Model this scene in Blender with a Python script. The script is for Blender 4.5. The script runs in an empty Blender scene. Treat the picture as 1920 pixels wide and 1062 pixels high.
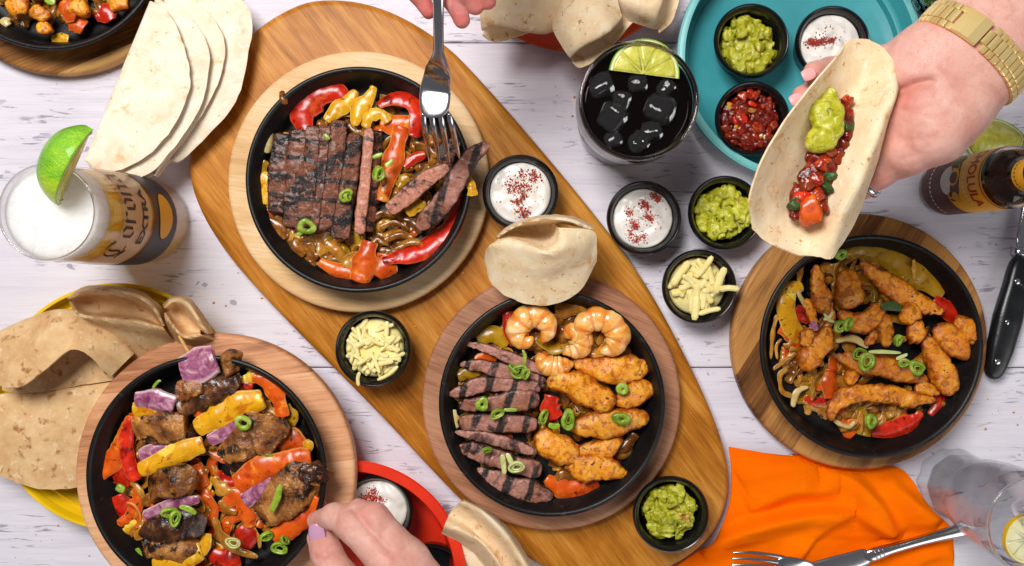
import bpy, bmesh, math, random
import numpy as np
from mathutils import Vector, Matrix

scene = bpy.context.scene
# ---------------------------------------------------------------- camera
D = 0.85            # camera height above the table, metres
FPX = 1700.0        # focal length in photograph pixels (photo is 1920 wide)
CX, CY = 960.0, 480.0   # the nadir in the photograph (the picture is cropped, so it is not the middle)
cam_d = bpy.data.cameras.new('camera')
cam = bpy.data.objects.new('camera', cam_d)
scene.collection.objects.link(cam)
cam.location = (0, 0, D)
cam_d.sensor_width = 36.0
cam_d.lens = 36.0 * FPX / 1920.0
cam_d.shift_y = -(531 - CY) / 1920.0
cam_d.clip_start = 0.05
cam_d.clip_end = 50
scene.camera = cam
# ---------------------------------------------------------------- world, lamps, exposure
world = bpy.data.worlds.new('World'); scene.world = world
world.use_nodes = True
bg = world.node_tree.nodes['Background']
bg.inputs['Color'].default_value = (0.96, 0.94, 1.0, 1)
bg.inputs['Strength'].default_value = 0.13
def area(name, loc, target, size, power, color):
    l = bpy.data.lights.new(name, 'AREA'); l.shape = 'RECTANGLE'
    l.size, l.size_y = size; l.energy = power; l.color = color
    o = bpy.data.objects.new(name, l); scene.collection.objects.link(o)
    o.location = loc
    o.rotation_euler = (Vector(target) - Vector(loc)).to_track_quat('-Z', 'Y').to_euler()
    return o
area('window_light', (-0.42, 0.60, 1.38), (-0.04, 0, 0), (0.55, 0.55), 26.5, (1.0, 0.975, 0.955))
area('added_fill_lamp', (1.15, -1.05, 0.95), (0, 0, 0), (1.5, 0.9), 9.0, (1.0, 0.98, 0.97))  # unseen fill lamp, added to brighten right-facing sides and the steel
scene.view_settings.view_transform = 'Standard'
scene.view_settings.look = 'None'
scene.view_settings.exposure = 0.0
scene.view_settings.gamma = 1.0
cy = scene.cycles
cy.use_denoising = True
cy.max_bounces = 14; cy.transmission_bounces = 12; cy.glossy_bounces = 5; cy.diffuse_bounces = 4
cy.transparent_max_bounces = 12; cy.sample_clamp_indirect = 6.0
cy.use_adaptive_sampling = True; cy.adaptive_threshold = 0.015

# ---------------------------------------------------------------- coordinates
def W(px, py, z):
    s = (D - z) / FPX
    return np.array([(px - CX) * s, (CY - py) * s, z])
def PX(n, z):
    return n * (D - z) / FPX
def lin(c):
    c = c / 255.0
    return c / 12.92 if c <= 0.04045 else ((c + 0.055) / 1.055) ** 2.4
def C(r, g, b, a=1):
    return (lin(r), lin(g), lin(b), a)

# ---------------------------------------------------------------- noise in numpy
def _h(ix, iy, iz, seed):
    h = (ix.astype(np.int64) * 374761393 + iy.astype(np.int64) * 668265263 + iz.astype(np.int64) * 1440662683 + seed * 974634777) & 0xffffffff
    h = ((h ^ (h >> 13)) * 1274126177) & 0xffffffff
    h = ((h ^ (h >> 16)) * 2246822519) & 0xffffffff
    return ((h ^ (h >> 15)) & 0xffffff) / float(0x1000000)
def vnoise(P, f, seed=0):
    Q = np.asarray(P, float) * f + 100.0
    I = np.floor(Q).astype(np.int64); T = Q - I; T = T * T * (3 - 2 * T)
    r = 0
    for a in (0, 1):
        for b in (0, 1):
            for c in (0, 1):
                w = (T[..., 0] if a else 1 - T[..., 0]) * (T[..., 1] if b else 1 - T[..., 1]) * (T[..., 2] if c else 1 - T[..., 2])
                r = r + w * _h(I[..., 0] + a, I[..., 1] + b, I[..., 2] + c, seed)
    return r * 2 - 1
def fbm(P, f, seed=0, octv=3):
    r = 0; a = 1.0
    for k in range(octv):
        r = r + a * vnoise(P, f * 2 ** k, seed + 17 * k); a *= 0.5
    return r / 1.6

# ---------------------------------------------------------------- objects
WL = {}
def put(o, parent, origin, props):
    scene.collection.objects.link(o)
    if parent is not None:
        o.parent = parent; o.location = Vector(origin) - WL[parent.name]
    else:
        o.location = origin
    WL[o.name] = Vector(origin)
    for k, v in props.items():
        if v is not None: o[k] = v
def thing(name, label, category, loc, group=None):
    o = bpy.data.objects.new(name, None); o.empty_display_size = 0.01
    put(o, None, loc, dict(label=label, category=category, group=group))
    return o
def mk(name, V, F, mat, parent=None, smooth=True, origin=None, recalc=True, attrs=None, **props):
    V = np.asarray(V, float)
    if origin is None:
        origin = ((V[:, 0].min() + V[:, 0].max()) / 2, (V[:, 1].min() + V[:, 1].max()) / 2, V[:, 2].min())
    me = bpy.data.meshes.new(name)
    me.from_pydata((V - np.asarray(origin)).tolist(), [], [tuple(int(i) for i in f) for f in F])
    if recalc:
        bm = bmesh.new(); bm.from_mesh(me)
        bmesh.ops.recalc_face_normals(bm, faces=bm.faces)
        bm.to_mesh(me); bm.free()
    if smooth:
        me.polygons.foreach_set('use_smooth', [True] * len(me.polygons))
    for k, v in (attrs or {}).items():
        at = me.attributes.new(k, 'FLOAT', 'POINT'); at.data.foreach_set('value', np.asarray(v, np.float32).ravel())
    if mat is not None: me.materials.append(mat)
    o = bpy.data.objects.new(name, me)
    put(o, parent, origin, props)
    return o
def auto_smooth(o, deg=35):
    me = o.data
    bm = bmesh.new(); bm.from_mesh(me)
    for e in bm.edges:
        if len(e.link_faces) == 2 and e.calc_face_angle(0) > math.radians(deg): e.smooth = False
    bm.to_mesh(me); bm.free()
def copy_thing(o, loc, **props):
    c = o.copy(); scene.collection.objects.link(c); c.location = loc; WL[c.name] = Vector(loc)
    for k, v in props.items(): c[k] = v
    for ch in list(o.children):
        d = ch.copy(); scene.collection.objects.link(d); d.parent = c; WL[d.name] = WL[c.name] + ch.location
    return c
class MB:
    def __init__(self): self.V = []; self.F = []; self.n = 0; self.A = {}
    def add(self, V, F, attrs=None):
        self.V.append(np.asarray(V)); self.F += [tuple(i + self.n for i in f) for f in F]
        for k, v in (attrs or {}).items(): self.A.setdefault(k, []).append(np.asarray(v).ravel())
        self.n += len(V)
    def build(self, name, mat, parent=None, **kw):
        return mk(name, np.concatenate(self.V), self.F, mat, parent, attrs={k: np.concatenate(v) for k, v in self.A.items()}, **kw)

# ---------------------------------------------------------------- geometry
def cr(P, n, closed=False):
    """a Catmull-Rom curve through P, n points evenly by length"""
    P = np.asarray(P, float)
    if len(P) == 1: return np.repeat(P, n, 0)
    if closed: Q = np.vstack([P[-1:], P, P[:2]])
    else: Q = np.vstack([2 * P[0] - P[1], P, 2 * P[-1] - P[-2]])
    out = []
    for i in range(1, len(Q) - 2):
        t = np.linspace(0, 1, 16, endpoint=False)[:, None]
        a, b, c, d = Q[i - 1], Q[i], Q[i + 1], Q[i + 2]
        out.append(0.5 * (2 * b + (c - a) * t + (2 * a - 5 * b + 4 * c - d) * t ** 2 + (3 * b - a - 3 * c + d) * t ** 3))
    out = np.vstack(out + [Q[-2][None]])
    L = np.r_[0, np.cumsum(np.linalg.norm(np.diff(out, axis=0), axis=1))]
    s = np.linspace(0, L[-1], n + 1)[:-1] if closed else np.linspace(0, L[-1], n)
    return np.stack([np.interp(s, L, out[:, k]) for k in range(P.shape[1])], 1)
def gridF(n, m, wrap=False, off=0):
    F = []
    for i in range(n - 1):
        for j in range(m if wrap else m - 1):
            k = (j + 1) % m
            F.append((off + i * m + j, off + i * m + k, off + (i + 1) * m + k, off + (i + 1) * m + j))
    return F
def sweep(pts, w, t, n=26, m=14, e=2.5, q=4.0, amp=0.0, freq=90, seed=0, twist=0.0, wprof=None, q0=None, amp2=0.0, freq2=320, dent=None, crease=0.0, fcr=130, arch=0.0, wvar=0.0):
    """a piece with superelliptic section along a world path; returns V, F, attrs(s along, ac across, up)"""
    P = cr(pts, 200)
    ss = np.linspace(0, 1, n); ss = 0.55 * ss + 0.45 * (0.5 - 0.5 * np.cos(np.pi * ss))
    ss = 0.004 + 0.992 * ss
    Q = np.stack([np.interp(ss, np.linspace(0, 1, 200), P[:, k]) for k in range(3)], 1)
    T = np.gradient(Q, axis=0); T /= np.linalg.norm(T, axis=1)[:, None] + 1e-12
    S = np.cross(T, np.array([0, 0, 1.0])); S /= np.linalg.norm(S, axis=1)[:, None] + 1e-9
    U = np.cross(S, T)
    tw = np.radians(np.interp(ss, np.linspace(0, 1, np.size(twist)), np.atleast_1d(twist)) if np.size(twist) > 1 else np.full(n, twist))
    S2 = S * np.cos(tw)[:, None] + U * np.sin(tw)[:, None]; U2 = -S * np.sin(tw)[:, None] + U * np.cos(tw)[:, None]
    qa = np.where(ss < .5, q0 if q0 else q, q)
    tap = np.clip(1 - np.abs(2 * ss - 1) ** qa, 0, 1) ** (1 / 2.0)
    ww = np.interp(ss, np.linspace(0, 1, np.size(w)), np.atleast_1d(w)) if np.size(w) > 1 else np.full(n, float(w))
    tt = np.interp(ss, np.linspace(0, 1, np.size(t)), np.atleast_1d(t)) if np.size(t) > 1 else np.full(n, float(t))
    if wvar: k = 1 + wvar * vnoise(np.stack([ss * 0, ss * 0, ss], 1), 4.3, seed + 3); ww = ww * k
    if wprof is not None: k = wprof(ss); ww = ww * k; tt = tt * k
    th = np.linspace(0, 2 * np.pi, m, endpoint=False) + np.pi / m
    c, s = np.cos(th), np.sin(th)
    r = (np.abs(c) ** e + np.abs(s) ** e) ** (-1 / e)
    ca, sa = c * r, s * r
    V = Q[:, None, :] + S2[:, None, :] * (ww * tap)[:, None, None] * ca[None, :, None] + U2[:, None, :] * (tt * tap)[:, None, None] * sa[None, :, None]
    N = S2[:, None, :] * (c)[None, :, None] + U2[:, None, :] * (s)[None, :, None]
    if arch: V = V - U2[:, None, :] * ((arch * ww * tap)[:, None] * (ca ** 2)[None, :])[..., None]
    if amp or amp2:
        d = amp * fbm(V, freq, seed, 3) + (amp2 * fbm(V, freq2, seed + 5, 2) if amp2 else 0)
        if crease: d = d - crease * np.clip(1 - np.abs(vnoise(V, fcr, seed + 31)) * 3.2, 0, 1) ** 1.5
        V = V + N * (d * np.clip(tap * 1.5, 0, 1)[:, None])[..., None]
    if dent: V = dent(V, ss, th, S2, U2, ww)
    A = dict(s=np.repeat(ss, m), ac=np.tile(ca, n), up=np.tile(sa, n))
    V = V.reshape(-1, 3)
    F = gridF(n, m, True)
    V = np.vstack([V, Q[:1], Q[-1:]]); a, b = n * m, n * m + 1
    for j in range(m):
        F.append((a, (j + 1) % m, j)); F.append((b, (n - 1) * m + j, (n - 1) * m + (j + 1) % m))
    A = {k: np.r_[v, [v[0] if k == 's' else 0, v[-1] if k == 's' else 0]] for k, v in A.items()}
    return V, F, A
def facet(V, k, seed, keep=(.62, .86)):
    """knife cuts: flatten V against k random planes"""
    R = random.Random(seed); V = V.copy(); c = V.mean(0); e = V.max(0) - V.min(0)
    for _ in range(k):
        n = np.array([R.gauss(0, 1), R.gauss(0, 1), R.gauss(0, .8)]) / (e + .002); n /= np.linalg.norm(n)
        d = (V - c) @ n; lim = d.max() * R.uniform(*keep)
        V -= n * np.clip(d - lim, 0, None)[:, None] * .94
    return V
def lathe(prof, c, n=72, closed=False):
    prof = np.asarray(prof, float)
    th = np.linspace(0, 2 * np.pi, n, endpoint=False)
    V, F, idx = [], [], []
    for r, z in prof:
        if r < 1e-7: idx.append([len(V)] * n); V.append((c[0], c[1], c[2] + z))
        else:
            idx.append(list(range(len(V), len(V) + n)))
            V += [(c[0] + r * math.cos(a), c[1] + r * math.sin(a), c[2] + z) for a in th]
    R = len(prof)
    for i in range(R if closed else R - 1):
        A, B = idx[i], idx[(i + 1) % R]
        for j in range(n):
            k = (j + 1) % n
            f = []
            for v in (A[j], A[k], B[k], B[j]):
                if v not in f: f.append(v)
            if len(f) > 2: F.append(tuple(f))
    return np.array(V), F
def solid(G, th, wrap=False):
    """a sheet (n,m,3) given a thickness"""
    n, m = G.shape[:2]
    du = np.gradient(G, axis=0)
    dv = (np.roll(G, -1, 1) - np.roll(G, 1, 1)) if wrap else np.gradient(G, axis=1)
    N = np.cross(du, dv); N /= np.linalg.norm(N, axis=2)[..., None] + 1e-12
    A = (G + N * th / 2).reshape(-1, 3); B = (G - N * th / 2).reshape(-1, 3)
    F = gridF(n, m, wrap) + [tuple(reversed(f)) for f in gridF(n, m, wrap, n * m)]
    o = n * m
    for i in (0, n - 1):
        for j in range(m if wrap else m - 1):
            k = (j + 1) % m
            f = (i * m + j, o + i * m + j, o + i * m + k, i * m + k)
            F.append(f if i == 0 else tuple(reversed(f)))
    if not wrap:
        for j in (0, m - 1):
            for i in range(n - 1):
                f = (i * m + j, (i + 1) * m + j, o + (i + 1) * m + j, o + i * m + j)
                F.append(f if j == 0 else tuple(reversed(f)))
    return np.vstack([A, B]), F
def loftgrid(rows, n, m):
    R = np.stack([cr(np.array(r, float), m) for r in rows])
    return np.stack([cr(R[:, j], n) for j in range(m)], 1)
def prism(outline, z0, z1, bev=0.003, steps=4):
    """a slab with rounded top and bottom edges from a closed outline (n,2), star-shaped round its centre"""
    O = np.asarray(outline, float); n = len(O)
    T = np.roll(O, -1, 0) - np.roll(O, 1, 0); Nn = np.stack([T[:, 1], -T[:, 0]], 1); Nn /= np.linalg.norm(Nn, axis=1)[:, None]
    if np.sum(Nn * (O - O.mean(0))) < 0: Nn = -Nn
    rings = []
    for k in range(steps + 1):
        a = math.pi / 2 * k / steps
        rings.append((O - Nn * bev * (1 - math.sin(a)), z0 + bev * (1 - math.cos(a))))
    for k in range(steps + 1):
        a = math.pi / 2 * k / steps
        rings.append((O - Nn * bev * (1 - math.cos(a)), z1 - bev * (1 - math.sin(a))))
    V = np.vstack([np.c_[p, np.full(n, z)] for p, z in rings])
    F = gridF(len(rings), n, True)
    V = np.vstack([V, [[*O.mean(0), z0]], [[*O.mean(0), z1]]]); b, t = len(V) - 2, len(V) - 1; L = (len(rings) - 1) * n
    for j in range(n):
        F.append((b, (j + 1) % n, j)); F.append((t, L + j, L + (j + 1) % n))
    return V, F
def circle(c, r, n=96):
    a = np.linspace(0, 2 * np.pi, n, endpoint=False)
    return np.c_[c[0] + r * np.cos(a), c[1] + r * np.sin(a)]

# ---------------------------------------------------------------- signed distance shapes, meshed by surface nets
def cone_d(P, a, b, ra, rb):
    ba = b - a; L2 = ba @ ba + 1e-12
    t = np.clip(((P - a) @ ba) / L2, 0, 1)
    return np.linalg.norm(P - a - t[..., None] * ba, axis=-1) - (ra + (rb - ra) * t)
def smin(a, b, k):
    h = np.clip(0.5 + 0.5 * (b - a) / k, 0, 1)
    return b + (a - b) * h - k * h * (1 - h)
def nets(f, lo, hi, h):
    lo = np.asarray(lo, float); N = np.ceil((np.asarray(hi) - lo) / h).astype(int) + 1
    ax = [lo[k] + h * np.arange(N[k]) for k in range(3)]
    G = np.stack(np.meshgrid(*ax, indexing='ij'), -1)
    v = f(G)
    s = v < 0
    nx, ny, nz = N
    cs = np.zeros((nx - 1, ny - 1, nz - 1)); acc = np.zeros(cs.shape + (3,))
    cn = [(i, j, k) for i in (0, 1) for j in (0, 1) for k in (0, 1)]
    sl = lambda A, c: A[c[0]:nx - 1 + c[0], c[1]:ny - 1 + c[1], c[2]:nz - 1 + c[2]]
    for a in cn:
        for d in range(3):
            if a[d] == 0:
                b = list(a); b[d] = 1; b = tuple(b)
                va, vb = sl(v, a), sl(v, b); x = (va < 0) != (vb < 0)
                t = np.where(x, va / np.where(x, va - vb, 1), 0)
                p = np.zeros(cs.shape + (3,))
                for k in range(3): p[..., k] = a[k] + (t if k == d else 0)
                acc += np.where(x[..., None], p, 0); cs += x
    act = cs > 0
    idx = np.full(cs.shape, -1); idx[act] = np.arange(act.sum())
    base = np.stack(np.meshgrid(*[np.arange(k) for k in cs.shape], indexing='ij'), -1)
    V = lo + h * (base[act] + acc[act] / cs[act][:, None])
    F = []
    for d in range(3):
        o = [k for k in range(3) if k != d]
        A = s.take(range(0, N[d] - 1), d); B = s.take(range(1, N[d]), d)
        x = A != B
        I = np.argwhere(x)
        ok = np.all([(I[:, o[0]] > 0), (I[:, o[0]] < N[o[0]] - 1), (I[:, o[1]] > 0), (I[:, o[1]] < N[o[1]] - 1)], 0)
        I = I[ok]
        q = []
        for da, db in ((1, 1), (0, 1), (0, 0), (1, 0)):
            J = I.copy(); J[:, o[0]] -= da; J[:, o[1]] -= db
            q.append(idx[J[:, 0], J[:, 1], J[:, 2]])
        F.append(np.stack(q, 1))
    return V, np.vstack(F)
# ---------------------------------------------------------------- materials
class NT:
    def __init__(self, name):
        self.m = bpy.data.materials.new(name); self.m.use_nodes = True
        self.t = self.m.node_tree; self.b = self.t.nodes['Principled BSDF']; self.out = self.t.nodes['Material Output']
    def n(self, kind, **kw):
        o = self.t.nodes.new(kind)
        for k, v in kw.items(): setattr(o, k, v)
        return o
    def l(self, a, b): self.t.links.new(a, b)
    def math(self, op, a, b=None, clamp=False):
        o = self.n('ShaderNodeMath', operation=op, use_clamp=clamp)
        for i, x in enumerate((a, b)):
            if x is None: continue
            if isinstance(x, (int, float)): o.inputs[i].default_value = x
            else: self.l(x, o.inputs[i])
        return o.outputs[0]
    def noise(self, vec, scale, detail=3, rough=0.55, dist=0.0):
        o = self.n('ShaderNodeTexNoise'); o.inputs['Scale'].default_value = scale; o.inputs['Detail'].default_value = detail
        o.inputs['Roughness'].default_value = rough; o.inputs['Distortion'].default_value = dist
        self.l(vec, o.inputs['Vector']); return o.outputs['Fac']
    def ramp(self, fac, stops):
        o = self.n('ShaderNodeValToRGB'); e = o.color_ramp.elements
        while len(e) < len(stops): e.new(0.5)
        for x, (p, c) in zip(e, stops): x.position = p; x.color = c
        self.l(fac, o.inputs['Fac']); return o.outputs['Color']
    def mix(self, fac, a, b, mode='MIX'):
        o = self.n('ShaderNodeMix', data_type='RGBA', blend_type=mode)
        for s, x in ((o.inputs[0], fac), (o.inputs[6], a), (o.inputs[7], b)):
            if isinstance(x, (int, float)): s.default_value = x
            elif isinstance(x, tuple): s.default_value = x
            else: self.l(x, s)
        return o.outputs[2]
    def rng(self, x, lo, hi, a=0.0, b=1.0):
        o = self.n('ShaderNodeMapRange'); o.clamp = True
        o.interpolation_type = 'SMOOTHSTEP'
        o.inputs[1].default_value = lo; o.inputs[2].default_value = hi; o.inputs[3].default_value = a; o.inputs[4].default_value = b
        self.l(x, o.inputs[0]); return o.outputs[0]
    def vec(self, scale=(1, 1, 1), rot=(0, 0, 0), coords='Object', rand=True):
        if coords == 'World': v = self.n('ShaderNodeNewGeometry').outputs['Position']; rand = False
        else: v = self.n('ShaderNodeTexCoord').outputs[coords]
        if rand:
            i = self.n('ShaderNodeObjectInfo').outputs['Random']
            k = self.n('ShaderNodeVectorMath', operation='ADD'); self.l(v, k.inputs[0])
            self.l(self.math('MULTIPLY', i, 7.3), k.inputs[1]); v = k.outputs[0]
        o = self.n('ShaderNodeMapping'); o.inputs['Scale'].default_value = scale; o.inputs['Rotation'].default_value = rot
        self.l(v, o.inputs['Vector']); return o.outputs[0]
    def attr(self, name):
        return self.n('ShaderNodeAttribute', attribute_name=name).outputs['Fac']
    def bump(self, h, strength, dist, normal=None):
        o = self.n('ShaderNodeBump'); o.inputs['Strength'].default_value = strength; o.inputs['Distance'].default_value = dist
        self.l(h, o.inputs['Height'])
        if normal is not None: self.l(normal, o.inputs['Normal'])
        return o.outputs[0]
    def set(self, **kw):
        for k, v in kw.items():
            s = self.b.inputs[k]
            if hasattr(v, 'is_linked') or isinstance(v, bpy.types.NodeSocket): self.l(v, s)
            else: s.default_value = v
        return self
def pm(name, stops, scale=60, detail=4, stretch=(1, 1, 1), rot=(0, 0, 0), rough=0.5, over=(), bump=0.0, bscale=300, bdist=0.0006,
       spec=0.5, sss=0.0, srad=(0.006, 0.003, 0.0015), coat=0.0, rand=0.12, coords='Object', rvar=0.0, metallic=0.0, dist=0.3, **kw):
    """a mottled material: noise through a colour ramp, overlays of further colours (colour, scale, lo, hi), relief"""
    t = NT(name)
    v = t.vec(stretch, rot, coords)
    f = t.noise(v, scale, detail, 0.6, dist)
    col = t.ramp(f, stops)
    for i, (c, s, lo, hi) in enumerate(over):
        g = t.noise(v, s, 4, 0.6, 0.4 + 0.3 * i)
        col = t.mix(t.rng(g, lo, hi), col, c)
    if rand and coords != 'World':
        i = t.n('ShaderNodeObjectInfo').outputs['Random']
        h = t.n('ShaderNodeHueSaturation'); t.l(col, h.inputs['Color'])
        t.l(t.math('ADD', t.math('MULTIPLY', i, rand * 2), 1 - rand), h.inputs['Value'])
        col = h.outputs[0]
    t.set(**{'Base Color': col, 'Roughness': rough, 'Specular IOR Level': spec, 'Metallic': metallic, 'Coat Weight': coat, 'Coat Roughness': 0.08})
    if rvar: t.l(t.math('ADD', t.math('MULTIPLY', t.noise(v, scale * 2.2, 3), rvar * 2), rough - rvar, True), t.b.inputs['Roughness'])
    if sss: t.set(**{'Subsurface Weight': sss, 'Subsurface Radius': srad, 'Subsurface Scale': 1.0})
    if bump: t.l(t.bump(t.noise(v, bscale, 5, 0.6, 0.2), bump, bdist), t.b.inputs['Normal'])
    for k, x in kw.items(): t.set(**{k: x})
    return t
def wood(name, dark, mid, light, ang, stave=0.0, rough=0.45, fine=1.0, coat=0.0, staves=None, spread=0.35, sat=1.0):
    t = NT(name)
    v = t.vec((1, 1, 1), (0, 0, math.radians(ang)), 'Object', True)
    sep = None
    tone = None
    if stave:
        tc = t.n('ShaderNodeTexCoord').outputs['Object']; mp = t.n('ShaderNodeMapping'); mp.inputs['Rotation'].default_value = (0, 0, math.radians(ang)); t.l(tc, mp.inputs['Vector'])
        sx = t.n('ShaderNodeSeparateXYZ'); t.l(mp.outputs[0], sx.inputs[0])
        k = t.math('FLOOR', t.math('MULTIPLY', sx.outputs['Y'], 1 / stave))
        wn = t.n('ShaderNodeTexWhiteNoise', noise_dimensions='1D'); t.l(t.math('ADD', k, 3.7), wn.inputs['W'])
        tone = wn.outputs['Value']
        a = t.n('ShaderNodeVectorMath', operation='ADD'); t.l(v, a.inputs[0]); t.l(wn.outputs['Color'], a.inputs[1]); v = a.outputs[0]
    m1 = t.n('ShaderNodeMapping'); m1.inputs['Scale'].default_value = (4, 46 * fine, 30); t.l(v, m1.inputs['Vector'])
    f = t.noise(m1.outputs[0], 1.6, 5, 0.62, 0.9)
    m2 = t.n('ShaderNodeMapping'); m2.inputs['Scale'].default_value = (22, 420 * fine, 60); t.l(v, m2.inputs['Vector'])
    g = t.noise(m2.outputs[0], 1.6, 3, 0.6, 0.2)
    big = t.noise(v, 9, 3, 0.5, 0.6)
    x = t.math('ADD', t.math('MULTIPLY', f, 0.58), t.math('MULTIPLY', g, 0.36))
    x = t.math('ADD', x, t.math('MULTIPLY', big, 0.60))
    x = t.math('SUBTRACT', x, 0.195)
    if tone is not None: x = t.math('ADD', x, t.math('MULTIPLY', t.math('SUBTRACT', tone, 0.5), spread))
    col = t.ramp(x, [(0.36, dark), (0.56, mid), (0.78, light)])
    m3 = t.n('ShaderNodeMapping'); m3.inputs['Scale'].default_value = (40, 700 * fine, 60); t.l(v, m3.inputs['Vector'])
    pores = t.rng(t.noise(m3.outputs[0], 1.3, 2, 0.5, 0.0), 0.66, 0.74)
    col = t.mix(t.math('MULTIPLY', pores, 0.55), col, dark)
    t.set(**{'Base Color': col, 'Roughness': rough, 'Coat Weight': coat, 'Coat Roughness': 0.2, 'Specular IOR Level': 0.22})
    t.l(t.bump(t.math('ADD', g, t.math('MULTIPLY', pores, -0.7)), 0.25, 0.0004), t.b.inputs['Normal'])
    return t.m

def table_paint():
    t = NT('whitewashed_planks')
    v = t.vec((1, 1, 1), (0, 0, 0), 'Object', True)
    def st(sx, sy, sc, d=4, ds=0.3):
        m = t.n('ShaderNodeMapping'); m.inputs['Scale'].default_value = (sx, sy, 20); t.l(v, m.inputs['Vector'])
        return t.noise(m.outputs[0], sc, d, 0.62, ds)
    a = st(6, 90, 1.4); b = st(16, 420, 1.5, 3, 0.1); c = t.noise(v, 7, 3)
    x = t.math('ADD', t.math('ADD', t.math('MULTIPLY', a, 0.45), t.math('MULTIPLY', b, 0.35)), t.math('MULTIPLY', c, 0.3))
    col = t.ramp(x, [(0.36, C(203, 198, 210)), (0.52, C(220, 215, 225)), (0.70, C(229, 226, 233))])
    # worn places where the grey wood shows: short dashes along the grain, gathered in patches
    patch = t.rng(t.noise(v, 13, 3, 0.6, 0.8), 0.44, 0.60)
    dash = t.rng(st(26, 170, 1.0, 4, 1.2), 0.56, 0.65)
    col = t.mix(t.math('MULTIPLY', t.math('MULTIPLY', patch, dash), 0.75), col, C(112, 104, 122))
    dots = t.rng(t.noise(v, 62, 2, 0.5, 0.3), 0.71, 0.74)
    col = t.mix(t.math('MULTIPLY', dots, 0.6), col, C(120, 112, 130))
    t.set(**{'Base Color': col, 'Roughness': 0.55, 'Specular IOR Level': 0.3})
    h = t.math('SUBTRACT', t.math('MULTIPLY', b, 0.6), t.math('MULTIPLY', dash, 0.4))
    t.l(t.bump(h, 0.35, 0.0005), t.b.inputs['Normal'])
    return t.m

K = (0, 0, 0, 1)
MAT = {}
MAT['table'] = table_paint()
MAT['oval'] = wood('oiled_oval_wood', C(128, 70, 12), C(180, 112, 30), C(214, 152, 68), 52, rough=0.42, fine=0.8)
MAT['pale_board'] = wood('pale_board_wood', C(196, 150, 98), C(224, 184, 132), C(240, 210, 168), 8, rough=0.5, fine=0.8, stave=0.12, spread=0.08)
MAT['walnut_board'] = wood('walnut_board_wood', C(110, 70, 48), C(164, 112, 82), C(196, 144, 112), 22, rough=0.5, stave=0.16, spread=0.1)
MAT['acacia_board'] = wood('acacia_board_wood', C(92, 54, 22), C(162, 108, 54), C(220, 170, 100), 158, rough=0.42, stave=0.055, spread=0.5)
MAT['dark_board'] = wood('dark_board_wood', C(70, 40, 18), C(134, 86, 44), C(196, 138, 74), -58, rough=0.45, stave=0.04, spread=0.5)
MAT['red_board'] = wood('pink_beech_board_wood', C(156, 100, 66), C(212, 150, 106), C(236, 186, 142), -6, rough=0.5, stave=0.08, spread=0.25)
MAT['iron'] = pm('seasoned_cast_iron', [(0.3, C(11, 10, 10)), (0.7, C(20, 19, 19))], 90, spec=0.35, over=[(C(44, 42, 40), 150, 0.62, 0.70), (C(96, 92, 86), 330, 0.73, 0.76)], rough=0.42, bump=0.35, bscale=700, bdist=0.0004, rand=0.05, rvar=0.08).m
MAT['black_plastic'] = pm('black_melamine', [(0.3, C(15, 15, 17)), (0.7, C(20, 20, 22))], 50, rough=0.22, rand=0.0, spec=0.5).m
MAT['teal'] = pm('teal_enamel', [(0.3, C(56, 152, 160)), (0.7, C(70, 166, 172))], 30, rough=0.45, rand=0).m
MAT['teal_rim'] = pm('lit_teal_enamel', [(0.3, C(100, 178, 178)), (0.7, C(120, 192, 190))], 60, rough=0.4, rand=0).m  # the tray's teal made paler: light on the rim put into its colour
MAT['red'] = pm('red_enamel', [(0.3, C(222, 44, 20)), (0.7, C(232, 58, 30))], 30, rough=0.35, rand=0).m
MAT['yellow'] = pm('yellow_enamel', [(0.3, C(236, 190, 10)), (0.7, C(246, 204, 20))], 30, rough=0.35, rand=0).m
MAT['terracotta'] = pm('orange_enamel', [(0.3, C(186, 66, 22)), (0.7, C(204, 82, 30))], 30, rough=0.35, rand=0).m
MAT['tortilla'] = pm('flour_tortilla', [(0.25, C(230, 206, 174)), (0.5, C(241, 223, 198)), (0.75, C(246, 235, 218))], 55, rough=0.7, sss=0.12, spec=0.25,
    over=[(C(222, 186, 138), 62, 0.56, 0.74), (C(247, 238, 222), 120, 0.58, 0.75), (C(212, 168, 116), 190, 0.64, 0.70)], bump=0.6, bscale=240, bdist=0.0007, rand=0.03).m
MAT['tortilla_warm'] = pm('warm_flour_tortilla', [(0.25, C(226, 192, 148)), (0.5, C(239, 212, 172)), (0.75, C(246, 227, 197))], 55, rough=0.72, sss=0.12, spec=0.2,
    over=[(C(210, 162, 104), 62, 0.56, 0.74), (C(246, 230, 202), 120, 0.58, 0.75), (C(192, 138, 80), 190, 0.63, 0.69)], bump=0.6, bscale=240, bdist=0.0007, rand=0.03).m
MAT['tortilla_tan'] = pm('toasted_tortilla', [(0.25, C(192, 146, 96)), (0.5, C(214, 174, 124)), (0.75, C(228, 196, 150))], 50, rough=0.7, sss=0.1, spec=0.25,
    over=[(C(158, 108, 60), 85, 0.56, 0.70), (C(232, 206, 168), 130, 0.56, 0.74)], bump=0.6, bscale=240, bdist=0.0008, rand=0.04).m
MAT['pepper_red'] = pm('roasted_red_pepper', [(0.3, C(166, 20, 6)), (0.6, C(212, 40, 12)), (0.8, C(226, 74, 20))], 60, rough=0.26, sss=0.15, bump=0.25, bscale=160,
    over=[(C(120, 16, 6), 70, 0.55, 0.68), (C(232, 96, 34), 44, 0.56, 0.7), (C(60, 14, 6), 150, 0.63, 0.69)], rand=0.14).m
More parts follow.
